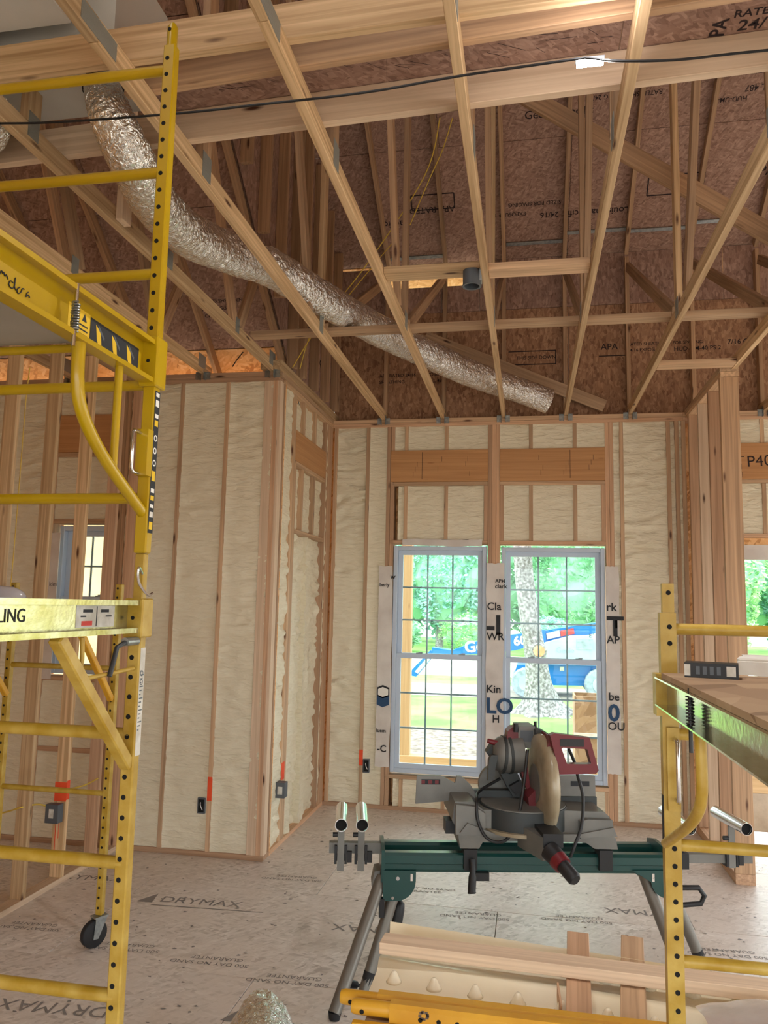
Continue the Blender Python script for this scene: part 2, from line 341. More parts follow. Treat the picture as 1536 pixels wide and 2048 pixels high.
for cx, cy in ((-2.52, 4.98), (-1.42, 3.73)):
    floor_shape([(cx - 0.02, cy - 0.02), (cx + 0.09, cy - 0.02), (cx + 0.06, cy + 0.13)]); floor_shape([(cx + 0.1, cy - 0.06), (cx + 0.85, cy - 0.01), (cx + 0.85, cy), (cx + 0.1, cy - 0.05)])
rr = random.Random(3); mb = MB()
for k in range(420):
    x = rr.uniform(-3.4, 2.4); y = rr.uniform(3.5, 7.4); s = rr.uniform(0.004, 0.013); a = rr.uniform(0, 3.1)
    mb.add([(x + s * 1.6 * math.cos(a), y + s * math.sin(a), FL), (x - s * 0.6 * math.sin(a), y + s * math.cos(a), FL + 0.002), (x - s * 1.5 * math.cos(a), y - s * math.sin(a), FL), (x + s * math.sin(a), y - s * 0.5 * math.cos(a), FL)], [(0, 1, 2, 3)])
tag(mb.obj('floor_debris', 'ink_floor'), 'dark specks and scraps scattered over the subfloor', 'debris', kind='stuff')

# ------------------------------------------------------------------ back wall
wb = empty('wall_back', (0, YB + 0.07, 0), kind='structure')
def stud(par, x, z0, z1, y=YB, w=T, mat='pine_stud', nm='stud'): return blk(nm, (x - w / 2, y, z0), (x + w / 2, y + 0.14, z1), mat, par)
XE = 4.2
for x0, x1 in ((XR, 1.46), (1.46, XE)):
    blk('top_plate', (x0, YB, PL), (x1, YB + 0.14, PL + T), 'fir_stud', wb); blk('top_plate', (x0, YB - 0.004, PL + T + 0.001), (x1, YB + 0.14, TP), 'pine_stud', wb)
    blk('bottom_plate', (x0, YB, 0), (x1 if x1 < 2 else 1.78, YB + 0.14, T), 'fir_stud', wb)
for x in (-1.965, -1.622): stud(wb, x, T, PL)
for x in (-1.404, -1.362): stud(wb, x, T, PL, mat='fir_stud')
for x in (-0.376, -0.337, -0.298): stud(wb, x, T, PL, mat='fir_stud')
for x in (0.752, 0.792, 0.887, 1.322, 1.400, 1.462): stud(wb, x, T, PL, mat='fir_stud' if x < 0.8 else 'pine_stud')
for x0, x1 in ((-1.382, -0.396), (-0.278, 0.732)):
    blk('header', (x0, YB - 0.006, 3.215), (x1, YB + 0.08, 3.54), 'lvl_face', wb); blk('header_plate', (x0, YB, 3.175), (x1, YB + 0.14, 3.213), 'pine_stud', wb)
    blk('window_head', (x0, YB, 2.585), (x1, YB + 0.14, 2.623), 'fir_stud', wb); blk('window_sill', (x0, YB, 0.295), (x1, YB + 0.14, 0.333), 'pine_stud', wb)
    for x in (x0 + 0.019, x1 - 0.019): stud(wb, x, 2.624, 3.174, mat='fir_stud'); stud(wb, x, T, 0.294)
for x in (-1.222, -0.812, 0.026, 0.449):
    stud(wb, x, 3.541, PL); stud(wb, x, 2.624, 3.174); stud(wb, x, T, 0.294)
S = 0
def fb(x0, x1, z0, z1, rec=0.015, amp=0.006):
    global S; S += 1; foam(wb, (x0, YB, 0), (1, 0, 0), x1 - x0, z0, z1, (0, -1, 0), rec, amp, S)
fb(-1.946, -1.641, T, PL, 0.024, 0.016); fb(-1.603, -1.423, T, PL, 0.014); fb(0.811, 0.868, T, PL, 0.02, 0.012); fb(0.906, 1.303, T, PL, 0.02, 0.017); fb(1.341, 1.381, T, PL, 0.03, 0.014); fb(1.42, 1.442, T, PL, 0.02, 0.01)
for a, b in ((-1.343, -1.241), (-1.203, -0.831), (-0.793, -0.395)):
    fb(a, b, 3.541, PL)
for a, b in ((-1.30, -1.241), (-1.203, -0.831), (-0.793, -0.436)):
    fb(a, b, 2.624, 3.174); fb(a, b, T, 0.294, 0.012, 0.012)
for a, b in ((-0.279, 0.007), (0.045, 0.43), (0.468, 0.733)): fb(a, b, 3.541, PL)
for a, b in ((-0.24, 0.007), (0.045, 0.43), (0.468, 0.694)):
    fb(a, b, 2.624, 3.174); fb(a, b, T, 0.294, 0.012, 0.012)
# sheathing outside, with the openings left free
for x0, x1, z0, z1 in ((-2.1, -1.345, -0.4, TP), (-1.345, -0.398, 2.585, TP), (-1.345, -0.398, -0.4, 0.333), (-0.398, -0.276, -0.4, TP), (-0.276, 0.734, 2.585, TP), (-0.276, 0.734, -0.4, 0.333), (0.734, 1.80, -0.4, TP), (1.80, XE, 2.60, TP), (1.80, XE, -0.4, -0.021)):
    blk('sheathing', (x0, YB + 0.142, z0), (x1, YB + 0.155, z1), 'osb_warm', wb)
# right of the partition: framing over the wide opening
for x in (1.70, 1.74, 1.78): stud(wb, x, T, PL, mat='fir_stud')
blk('header', (1.80, YB - 0.006, 3.215), (XE, YB + 0.08, 3.56), 'lvl_face', wb); blk('header_plate', (1.80, YB, 3.175), (XE, YB + 0.14, 3.213), 'pine_stud', wb)
blk('opening_head', (1.80, YB, 2.665), (XE, YB + 0.14, 2.703), 'fir_stud', wb); blk('opening_head_board', (1.80, YB + 0.05, 2.56), (XE, YB + 0.14, 2.664), 'osb_warm', wb)
for x in (2.165, 2.60, 3.0): stud(wb, x, 3.561, PL); stud(wb, x, 2.704, 3.174)
for a, b in ((1.80, 2.146), (2.184, 2.58), (2.62, 2.98)):
    fb(a, b, 3.561, PL); fb(a, b, 2.704, 3.174)
hand = text('P40', 0.15, (2.02, YB - 0.0075, 3.33), (1, 0, 0.05), (0, 0, 1), 'ink_roof', wb, 'handwriting')
for z in (3.26, 3.34, 3.42, 3.50): blk('pencil_mark', (1.965 + (z - 3.38) * -0.1, YB - 0.0075, z - 0.03), (1.969 + (z - 3.38) * -0.1, YB - 0.0065, z + 0.02), 'ink_roof', wb, 0)
blk('pencil_mark', (1.94, YB - 0.0075, 3.425), (2.0, YB - 0.0065, 3.431), 'ink_roof', wb, 0)
for k, x in enumerate((-1.15, -0.9, -0.62, 0.1, 0.34, 0.58)):
    for q in range(3): blk('pencil_mark', (x + q * 0.02, YB - 0.0072, 3.27 + 0.05 * ((k + q) % 4)), (x + q * 0.02 + 0.003, YB - 0.0065, 3.30 + 0.05 * ((k + q) % 4) + 0.02), 'ink_roof', wb, 0)
for x in (-1.06, 0.40): blk('pencil_mark', (x, YB - 0.0072, 3.24), (x + 0.004, YB - 0.0065, 3.52), 'ink_roof', wb, 0)
wrap_z0, wrap_z1 = 0.42, 2.41
def wrap(x0, x1, z0, z1, y=YB - 0.006, nm='house_wrap_flap', seed=0):
    mb = MB(); nx, nz = 6, 26; vs = []
    for i in range(nx + 1):
        for j in range(nz + 1):
            x = x0 + (x1 - x0) * i / nx; z = z0 + (z1 - z0) * j / nz
            x += 0.012 * noise.noise((z * 4, seed, i * 0.2)) if i in (0, nx) else 0; zz = z + (0.02 * noise.noise((x * 20, seed, 2)) if j in (0, nz) else 0)
            vs.append((x, y - 0.008 * abs(noise.noise((x * 14, z * 3, seed))), zz))
    mb.add(vs, [(i * (nz + 1) + j, (i + 1) * (nz + 1) + j, (i + 1) * (nz + 1) + j + 1, i * (nz + 1) + j + 1) for i in range(nx) for j in range(nz)]); mb.sm = True
    return mb.obj(nm, 'house_wrap', wb)
wrap(-1.478, -1.338, 0.40, 2.36, seed=1); wrap(-0.405, -0.238, 0.36, 2.40, seed=2); wrap(0.722, 0.845, 0.46, 2.38, seed=3); wrap(1.80, 3.0, 2.46, 2.60, YB + 0.05, seed=4); wrap(-1.25, -0.45, 2.565, 2.63, YB - 0.008, seed=6)
def wtext(s, size, x, z, mat='ink_black', b=0.02): text(s, size, (x, YB - 0.0165, z), (1, 0, 0), (0, 0, 1), mat, wb, 'wrap_print', b)
wtext('Cla', 0.102, -0.398, 1.945, b=0.015); wtext('-I', 0.260, -0.405, 1.71, b=0.03); wtext('WR', 0.102, -0.40, 1.655, b=0.012); wtext('APM', 0.048, -0.318, 2.21); wtext('clark', 0.060, -0.322, 2.155)
wtext('Kin', 0.102, -0.40, 1.155, b=0.015); wtext('LO', 0.200, -0.405, 0.965, 'ink_blue', 0.03); wtext('H', 0.102, -0.345, 0.875, b=0.01); wtext('APM', 0.048, -0.312, 0.70); wtext('clark', 0.060, -0.318, 0.645)
wtext('rk', 0.108, 0.725, 1.96, b=0.015); wtext('T', 0.250, 0.73, 1.73, b=0.03); wtext('AP', 0.102, 0.725, 1.655, b=0.012); wtext('be', 0.102, 0.735, 1.13, b=0.015); wtext('0', 0.210, 0.73, 0.945, 'ink_blue', 0.03); wtext('OU', 0.102, 0.725, 0.86, b=0.01)
wtext('berly', 0.050, -1.47, 2.155); wtext('luem', 0.050, -1.474, 0.73); wtext('-C', 0.090, -1.46, 0.545); wtext('w', 0.070, -1.36, 2.23)
for k, (zz, mt) in enumerate(((1.13, 'ink_black'), (1.045, 'ink_blue'))):
    mb = MB(); mb.prism([(-1.472, zz - 0.05), (-1.472, zz + 0.03), (-1.415, zz + 0.055), (-1.35, zz + 0.03), (-1.35, zz - 0.05), (-1.415, zz - 0.075)], YB - 0.0168, YB - 0.0162, 1); mb.obj('wrap_logo', mt, wb)
mb = MB(); mb.prism([(-1.462, 1.09), (-1.462, 1.145), (-1.415, 1.165), (-1.36, 1.145), (-1.36, 1.09), (-1.415, 1.07)], YB - 0.0174, YB - 0.0169, 1); mb.obj('wrap_logo', 'ink_white', wb)

# ------------------------------------------------------------------ windows
def window(n, x0, x1, z0, z1, y, cols=3, rows=3, mid=None):
    wn = empty('window_%d' % n, ((x0 + x1) / 2, y + 0.06, z0), kind='structure')
    F = 0.042
    for lo, hi in (((x0, y, z0), (x0 + F, y + 0.1, z1)), ((x1 - F, y, z0), (x1, y + 0.1, z1)), ((x0 + F, y + 0.001, z1 - F), (x1 - F, y + 0.1, z1)), ((x0 + F, y + 0.001, z0), (x1 - F, y + 0.1, z0 + F))):
        blk('window_frame', lo, hi, 'vinyl_white', wn, 0.004)
    mid = mid or (z0 + z1) / 2
    for k, (a, b, yy) in enumerate(((mid - 0.02, z1 - F, y + 0.055), (z0 + F, mid + 0.02, y + 0.015))):
        xa, xb = x0 + F + 0.002, x1 - F - 0.002; sw = 0.045
        sash = MB(); sash.box((xa, yy, a), (xa + sw, yy + 0.034, b)).box((xb - sw, yy, a), (xb, yy + 0.034, b)).box((xa + sw, yy, a), (xb - sw, yy + 0.034, a + sw)).box((xa + sw, yy, b - sw), (xb - sw, yy + 0.034, b))
        so_ = sash.obj('sash', 'vinyl_white', wn, smooth=False)
        gx0, gx1, gz0, gz1 = xa + sw, xb - sw, a + sw, b - sw
        blk('pane', (gx0, yy + 0.014, gz0), (gx1, yy + 0.017, gz1), 'window_glass', so_, 0)
        for i in range(1, cols): blk('grille_bar', (gx0 + (gx1 - gx0) * i / cols - 0.008, yy + 0.018, gz0), (gx0 + (gx1 - gx0) * i / cols + 0.008, yy + 0.026, gz1), 'grille', so_, 0)
        for j in range(1, rows): blk('grille_bar', (gx0, yy + 0.0185, gz0 + (gz1 - gz0) * j / rows - 0.008), (gx1, yy + 0.0265, gz0 + (gz1 - gz0) * j / rows + 0.008), 'grille', so_, 0)
        if k == 1:
            for fx in (0.27, 0.77):
                lk = MB(); cx = xa + (xb - xa) * fx; lk.box((cx - 0.03, yy - 0.004, b), (cx + 0.03, yy + 0.028, b + 0.012)).box((cx - 0.005, yy - 0.01, b + 0.012), (cx + 0.035, yy + 0.006, b + 0.02)); lk.obj('sash_lock', 'grille', so_, smooth=False)
    return wn
window(1, -1.338, -0.405, 0.352, 2.565, YB + 0.018, mid=1.475); window(2, -0.262, 0.722, 0.346, 2.558, YB + 0.018, mid=1.468)
window(3, -3.945, -3.405, 1.345, 2.585, YF + 0.05, 2, 2)

# ------------------------------------------------------------------ jog wall (faces the room at the left) and its return
wf = empty('wall_left', (-3.8, YF + 0.07, 0), kind='structure')
def sf(x, z0, z1, mat='pine_stud'): return blk('stud', (x - T / 2, YF, z0), (x + T / 2, YF + 0.14, z1), mat, wf)
blk('top_plate', (-6.2, YF, PL), (-2.02, YF + 0.14, PL + T), 'fir_stud', wf); blk('top_plate', (-6.2, YF - 0.003, PL + T + 0.001), (-2.06, YF + 0.14, TP), 'fir_stud', wf); blk('bottom_plate', (-6.2, YF, 0), (-2.0, YF + 0.14, T), 'fir_stud', wf)
for x in (-2.457, -2.86, -3.15, -3.336, -3.376, -4.0, -4.04, -4.42, -4.83, -5.24, -5.65): sf(x, T, PL)
for x in (-2.045,): sf(x, T, PL, 'fir_stud')
blk('header', (-3.98, YF - 0.005, 3.215), (-3.396, YF + 0.08, 3.54), 'lvl_face', wf); blk('header_plate', (-3.98, YF, 3.175), (-3.396, YF + 0.14, 3.213), 'pine_stud', wf)
blk('window_head', (-3.98, YF, 2.60), (-3.396, YF + 0.14, 2.638), 'pine_stud', wf); blk('window_sill', (-3.98, YF, 1.29), (-3.396, YF + 0.14, 1.328), 'pine_stud', wf); blk('blocking', (-3.98, YF, 0.72), (-3.396, YF + 0.09, 0.758), 'fir_stud', wf)
for x in (-3.70,): sf(x, 2.639, 3.174); sf(x, T, 1.289); sf(x, 3.541, PL)
def ff(x0, x1, z0, z1, rec=0.014, amp=0.006):
    global S; S += 1; foam(wf, (x0, YF, 0), (1, 0, 0), x1 - x0, z0, z1, (0, -1, 0), rec, amp, S)
for a, b in ((-2.438, -2.065), (-2.841, -2.476), (-3.131, -2.879), (-3.317, -3.169), (-4.40, -4.06), (-4.81, -4.44), (-5.22, -4.85)): ff(a, b, T, PL, 0.012, 0.008)
for a, b in ((-3.98, -3.72), (-3.68, -3.396)): ff(a, b, 2.639, 3.174); ff(a, b, T, 0.719); ff(a, b, 0.759, 1.289); ff(a, b, 3.541, PL)
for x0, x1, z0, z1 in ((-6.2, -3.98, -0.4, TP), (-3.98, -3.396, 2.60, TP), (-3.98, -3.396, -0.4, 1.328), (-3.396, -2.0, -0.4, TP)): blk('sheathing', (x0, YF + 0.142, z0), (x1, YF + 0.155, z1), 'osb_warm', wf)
wfl = MB(); wfl.box((-4.03, YF - 0.012, 1.30), (-3.90, YF - 0.004, 2.52)); wfl.obj('house_wrap_flap', 'house_wrap', wf, smooth=False)
text('w kim', 0.05, (-4.02, YF - 0.0135, 2.07), (1, 0, 0), (0, 0, 1), 'ink_black', wf, 'wrap_print'); text('EK', 0.10, (-3.99, YF - 0.0135, 1.36), (0, 0, 1), (-1, 0, 0), 'ink_black', wf, 'wrap_print', 0.02)

wr = empty('wall_return', (XR - 0.07, 6.77, 0), kind='structure')
def sr(y, z0, z1, mat='pine_stud', w=T): return blk('stud', (XR - 0.14, y - w / 2, z0), (XR, y + w / 2, z1), mat, wr)
blk('top_plate', (XR - 0.14, 6.04, PL), (XR, YB + 0.14, PL + T), 'pine_stud', wr); blk('top_plate', (XR - 0.14, YF + 0.02, PL + T + 0.001), (XR + 0.004, YB, TP), 'pine_stud', wr)
blk('ledger', (XR - 0.16, YF - 0.06, TP + 0.001), (XR + 0.02, YB + 0.137, TP + 0.075), 'pine_chord', wr); blk('bottom_plate', (XR - 0.14, YF + 0.14, 0), (XR, YB, T), 'fir_stud', wr)
sr(5.945, T, PL, 'pale_pine', 0.085); sr(6.02, T, PL, 'fir_stud', 0.03)
for y in (6.30, 6.342): sr(y, T, PL)
sr(6.385, T, 3.21); 
for y in (7.39, 7.50): sr(y, T, PL, 'fir_stud')
sr(7.579, T, PL, 'fir_stud', 0.117)
for y in (6.62, 7.0): sr(y, 3.482, PL); sr(y, 2.62, 3.17)
blk('header', (XR - 0.08, 6.362, 3.21), (XR + 0.004, 7.37, 3.48), 'lvl_face', wr); blk('header_plate', (XR - 0.14, 6.405, 3.17), (XR, 7.37, 3.208), 'pine_stud', wr); blk('cross_rail', (XR - 0.14, 6.405, 2.575), (XR, 7.37, 2.613), 'pine_stud', wr)
def fr(y0, y1, z0, z1, rec=0.045, amp=0.012):
    global S; S += 1; foam(wr, (XR, y1, 0), (0, -1, 0), y1 - y0, z0, z1, (1, 0, 0), rec, amp, S, 0.03)
fr(6.04, 6.28, T, PL, 0.02, 0.016); fr(7.41, 7.48, T, PL, 0.02)
for a, b in ((6.405, 6.60), (6.64, 6.98), (7.02, 7.37)): fr(a, b, 3.482, PL); fr(a, b, 2.614, 3.169, 0.05)
for a, b, rc in ((6.405, 6.56, 0.02), (6.56, 6.84, 0.06), (6.84, 6.98, 0.015), (6.98, 7.37, 0.05)): fr(a, b, T, 2.574, rc, 0.02)
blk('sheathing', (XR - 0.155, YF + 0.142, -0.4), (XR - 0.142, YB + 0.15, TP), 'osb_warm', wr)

# rough boxes and paint marks
def outlet(name, lo, hi, label, paint=None):
    o = empty(name, ((lo[0] + hi[0]) / 2, (lo[1] + hi[1]) / 2, lo[2]), label=label, cat='outlet box', group='electrical outlet boxes on the framing')
    blk('box_shell', lo, hi, 'box_grey', o, 0.003)
    sx = hi[0] - lo[0]; blk('box_mouth', (lo[0] + sx * 0.14, lo[1] - 0.002, lo[2] + 0.012), (hi[0] - sx * 0.14, lo[1], hi[2] - 0.012), 'black_hole', o, 0)
    c = ((lo[0] + hi[0]) / 2, lo[1], (lo[2] + hi[2]) / 2); MB().tube(spline([(c[0] - 0.01, c[1] + 0.02, c[2] + 0.04), (c[0], c[1] - 0.015, c[2] + 0.01), (c[0] + 0.015, c[1] - 0.008, c[2] - 0.03)], 5), 0.003, 5).obj('wire_end', 'ink_white', o)
    return o
outlet('outlet_box', (-2.552, YF - 0.006, 0.32), (-2.487, YF + 0.05, 0.44), 'dark outlet box low on the foam wall left of the corner post')
outlet('outlet_box', (-1.600, YB - 0.008, 0.335), (-1.535, YB + 0.05, 0.465), 'dark outlet box on the back wall left of the left window')
ob = empty('outlet_box', (XR + 0.03, 6.24, 0.4), label='grey outlet box on the short return wall below red spray paint', cat='outlet box', group='electrical outlet boxes on the framing')
blk('box_shell', (XR - 0.02, 6.20, 0.40), (XR + 0.06, 6.28, 0.52), 'box_grey', ob, 0.003); blk('box_label', (XR + 0.0, 6.198, 0.43), (XR + 0.04, 6.1995, 0.49), 'paper_label', ob, 0)
ob2 = empty('outlet_box', (-3.25, 5.10, 0.44), label='grey outlet box on the open partition stud below bright orange paint', cat='outlet box', group='electrical outlet boxes on the framing')
blk('box_shell', (-3.30, 5.035, 0.42), (-3.20, 5.098, 0.545), 'box_grey', ob2, 0.003); blk('box_label', (-3.27, 5.0335, 0.455), (-3.235, 5.035, 0.515), 'paper_label', ob2, 0)
def paint(par, lo, hi): blk('paint_mark', lo, hi, 'orange_spray', par, 0)
paint(wf, (-2.476, YF - 0.0015, 0.42), (-2.438, YF, 0.60)); paint(wb, (-1.641, YB - 0.0015, 0.40), (-1.603, YB, 0.55)); paint(wr, (XR, 6.282, 0.52), (XR + 0.0015, 6.36, 0.66))

# ------------------------------------------------------------------ open stud partition at the left, stud wing at the right
wp = empty('wall_partition', (-3.245, 4.6, 0), kind='structure')
blk('bottom_plate', (-3.29, 2.4, 0), (-3.20, YF - 0.001, T), 'pale_pine', wp); blk('top_plate', (-3.29, 2.4, PL), (-3.20, YF - 0.01, PL + T), 'pine_stud', wp); blk('top_plate', (-3.29, 2.4, PL + T + 0.001), (-3.20, YF - 0.01, TP), 'pine_stud', wp)
for y in (2.60, 3.02, 3.44, 3.86, 4.27, 4.70, 5.12, 5.54, 5.86): blk('stud', (-3.29, y, T), (-3.20, y + T, PL), 'pine_chord' if y < 5.3 else 'fir_stud', wp)
paint(wp, (-3.291, 5.1185, 0.55), (-3.199, 5.1198, 0.68)); paint(wp, (-3.1995, 5.121, 0.56), (-3.1985, 5.157, 0.69)); blk('paint_mark', (-3.268, 5.1188, 0.18), (-3.262, 5.1198, 0.41), 'orange_spray', wp, 0); blk('paint_mark', (-3.243, 5.1188, 0.3), (-3.239, 5.1198, 0.41), 'orange_spray', wp, 0)

ww = empty('wall_right', (1.553, 6.95, 0), kind='structure')
blk('bottom_plate', (1.484, 6.28, 0), (1.622, YB - 0.001, 0.075), 'fir_stud', ww); blk('top_plate', (1.484, 6.26, PL + 0.02), (1.622, YB - 0.006, PL + 0.058), 'pine_stud', ww); blk('top_plate', (1.478, 6.25, PL + 0.059), (1.622, YB - 0.006, TP + 0.02), 'pine_stud', ww)
for k, y in enumerate((6.28, 6.69, 7.09, 7.50)): blk('stud', (1.484, y, 0.076), (1.622, y + (0.042 if k else 0.045), PL + 0.019), ('web_wood', 'fir_stud', 'pale_pine', 'fir_stud')[k], ww)
blk('stud', (1.515, 6.327, 0.076), (1.622, 6.365, PL + 0.019), 'fir_stud', ww)

# ------------------------------------------------------------------ roof deck, gable sheathing, closing walls
RS, RY, RZ = 0.667, 7.78, 5.60           # main roof: z = RZ + RS (RY - y)
LS, LY, LZ = 0.82, 6.04, 4.15            # lower roof over the left bay
RID = 2.5
ceil = empty('ceiling', (1.0, 4.0, 5.5), kind='structure')
def deck(x0, x1, ya, za, yb, zb, mat, par, rows, nm='roof_panel', off=0.0):
    """panels laid in rows up a slope from (ya, za) to (yb, zb)"""
    A, B = Vector((0, ya, za)), Vector((0, yb, zb)); L = (B - A).length; u = (B - A) / L; nrm = Vector((1, 0, 0)).cross(u); nrm = nrm if nrm.z > 0 else -nrm
    s = 0; k = 0
    while s < L - 0.02:
        e = min(s + 1.22, L); x = x0 - (1.22 if k % 2 else 0) - off
        while x < x1:
            a, b = max(x, x0), min(x + 2.436, x1)
            if b - a > 0.05:
                c = A + u * ((s + e) / 2) + nrm * 0.007
                board(nm, (a, c.y, c.z), (b, c.y, c.z), e - s - 0.004, 0.012, mat, par, u, 0.001)
            x += 2.44
        s += 1.22; k += 1
deck(-2.04, 6.4, 8.25, RZ - RS * 0.47, 7.795, RZ - RS * 0.015, 'osb_warm', ceil, 0, 'eave_panel')  # overhang split from the deck in lighter OSB, painting in the outdoor light
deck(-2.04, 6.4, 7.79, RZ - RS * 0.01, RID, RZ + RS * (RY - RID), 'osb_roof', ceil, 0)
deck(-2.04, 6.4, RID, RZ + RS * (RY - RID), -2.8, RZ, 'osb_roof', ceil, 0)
MB().add([(-2.04, 8.3, RZ - RS * 0.52 + 0.05), (6.4, 8.3, RZ - RS * 0.52 + 0.05), (6.4, RID, RZ + RS * (RY - RID) + 0.05), (-2.04, RID, RZ + RS * (RY - RID) + 0.05), (6.4, -2.85, RZ + 0.03), (-2.04, -2.85, RZ + 0.03)], [(0, 1, 2, 3), (3, 2, 4, 5)]).obj('light_block_sheet', 'ink_black', ceil)  # added solid sheet above the deck, stops daylight leaking through panel gaps
ceil2 = empty('ceiling_lower', (-4.0, 4.0, 4.5), kind='structure')
deck(-6.4, -2.045, 6.75, LZ - LS * 0.71, 6.065, LZ - LS * 0.025, 'osb_warm', ceil2, 0, 'eave_panel')  # left overhang likewise lighter, its daylight painted in
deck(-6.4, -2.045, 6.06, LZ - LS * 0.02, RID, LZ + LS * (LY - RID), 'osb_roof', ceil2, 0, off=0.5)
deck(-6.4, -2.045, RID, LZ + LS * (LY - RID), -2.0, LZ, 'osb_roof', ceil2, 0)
MB().add([(-6.4, 6.8, LZ - LS * 0.76 + 0.05), (-2.045, 6.8, LZ - LS * 0.76 + 0.05), (-2.045, RID, LZ + LS * (LY - RID) + 0.05), (-6.4, RID, LZ + LS * (LY - RID) + 0.05), (-2.045, -2.05, LZ + 0.03), (-6.4, -2.05, LZ + 0.03)], [(0, 1, 2, 3), (3, 2, 4, 5)]).obj('light_block_sheet', 'ink_black', ceil2)  # same added light stop over the lower deck
# tall sheathing above the back wall
gb = empty('wall_gable_back', (0.5, 7.785, 3.87), kind='structure')
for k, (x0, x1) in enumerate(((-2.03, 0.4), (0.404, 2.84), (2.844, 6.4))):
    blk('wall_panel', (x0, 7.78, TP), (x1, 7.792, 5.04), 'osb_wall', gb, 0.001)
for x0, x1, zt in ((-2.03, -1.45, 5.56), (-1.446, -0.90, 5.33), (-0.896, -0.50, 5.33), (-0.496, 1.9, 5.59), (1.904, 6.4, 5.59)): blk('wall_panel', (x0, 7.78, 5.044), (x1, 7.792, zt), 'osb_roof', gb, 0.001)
blk('light_block_backing', (-2.03, 7.793, TP - 0.02), (6.4, 7.797, 5.32), 'house_wrap', gb, 0)  # backing added behind the panels to close off light slits
# gable sheathing over the return wall, between the two roofs
gs = empty('wall_gable_left', (-2.03, 6.0, 3.95), kind='structure')
y = 7.775
while y > 0.6:
    y2 = max(y - 1.216, 0.5)
    def lowz(q): return TP + 0.08 if q > LY + 0.1 else LZ + LS * (LY - q) - 0.02
    pts = [(y, lowz(y)), (y, RZ + RS * (RY - y))]
    ps = [y - (y - y2) * i / 4 for i in range(5)]
    top = [(q, (RZ + RS * (RY - q)) if q > RID else RZ + RS * (RY - RID) - RS * (RID - q)) for q in ps]; bot = [(q, lowz(q)) for q in ps]
    mb = MB(); vs = [(-2.034, a, b) for a, b in bot] + [(-2.034, a, b) for a, b in top] + [(-2.046, a, b) for a, b in bot] + [(-2.046, a, b) for a, b in top]
    fs = []
    for i in range(4): fs += [(i, i + 1, 6 + i, 5 + i), (10 + i, 15 + i, 16 + i, 11 + i)]
    fs += [(0, 5, 15, 10), (4, 14, 19, 9)]
    mb.add(vs, fs); mb.obj('wall_panel', 'osb_roof', gs, smooth=False); y = y2 - 0.004
for k, y in enumerate((7.60, 7.2, 6.8, 6.4, 6.12, 5.72, 5.3, 4.9, 4.5, 4.1)):
    z0 = TP + 0.09 if y > 6.05 else LZ + LS * (LY - y) + 0.02
    blk('gable_stud', (-2.033, y, z0), (-1.944, y + T, RZ + RS * (RY - y) - 0.03), 'web_wood', gs)
# walls outside the picture that keep the light as it is
wo = empty('wall_side', (-6.2, 1.5, 0), kind='structure')
blk('wall_panel', (-6.32, -3.0, 0), (-6.2, 6.1, 4.0), 'osb_warm', wo, 0)
for y0, y1 in ((-2.9, 2.5), (2.5, 6.6)):
    za = LZ + LS * (LY - RID); f = lambda q: LZ + LS * (LY - q) if q >= RID else za - LS * (RID - q)
    mb = MB(); mb.prism([(y0, 4.0), (y0, max(4.01, f(y0))), (y1, max(4.01, f(y1))), (y1, 4.0)], -6.32, -6.2, 0); mb.obj('wall_panel', 'osb_warm', wo, smooth=False)
# far walls: unseen, with wide openings shaped to set the daylight level
wq = empty('wall_rear', (0, -3.05, 0), kind='structure')
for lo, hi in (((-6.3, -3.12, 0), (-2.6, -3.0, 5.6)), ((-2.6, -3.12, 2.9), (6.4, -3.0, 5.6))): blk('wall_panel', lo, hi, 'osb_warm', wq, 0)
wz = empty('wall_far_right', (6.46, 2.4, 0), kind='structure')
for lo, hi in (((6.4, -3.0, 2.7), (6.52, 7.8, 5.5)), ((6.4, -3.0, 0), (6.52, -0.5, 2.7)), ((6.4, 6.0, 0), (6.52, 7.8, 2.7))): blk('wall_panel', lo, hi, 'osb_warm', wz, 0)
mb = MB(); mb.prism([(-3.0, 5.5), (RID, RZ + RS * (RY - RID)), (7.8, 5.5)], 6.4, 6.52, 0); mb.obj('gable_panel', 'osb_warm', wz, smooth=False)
def rtext(s, size, x, y, flip=False, mat='ink_roof', b=0.01):
    u = Vector((0, -1, RS)).normalized(); z = RZ + RS * (RY - y); d = -0.002
    xd = Vector((-1, 0, 0)) if flip else Vector((1, 0, 0)); yd = -u if flip else u
    nn = xd.cross(yd)
    o = Vector((x, y, z)) + Vector((0, RS, 1)).normalized() * d
    # seen from below, so the print is mirrored back to read from the room
    return text(s, size, o, xd, yd, mat, ceil, 'panel_stamp', b)
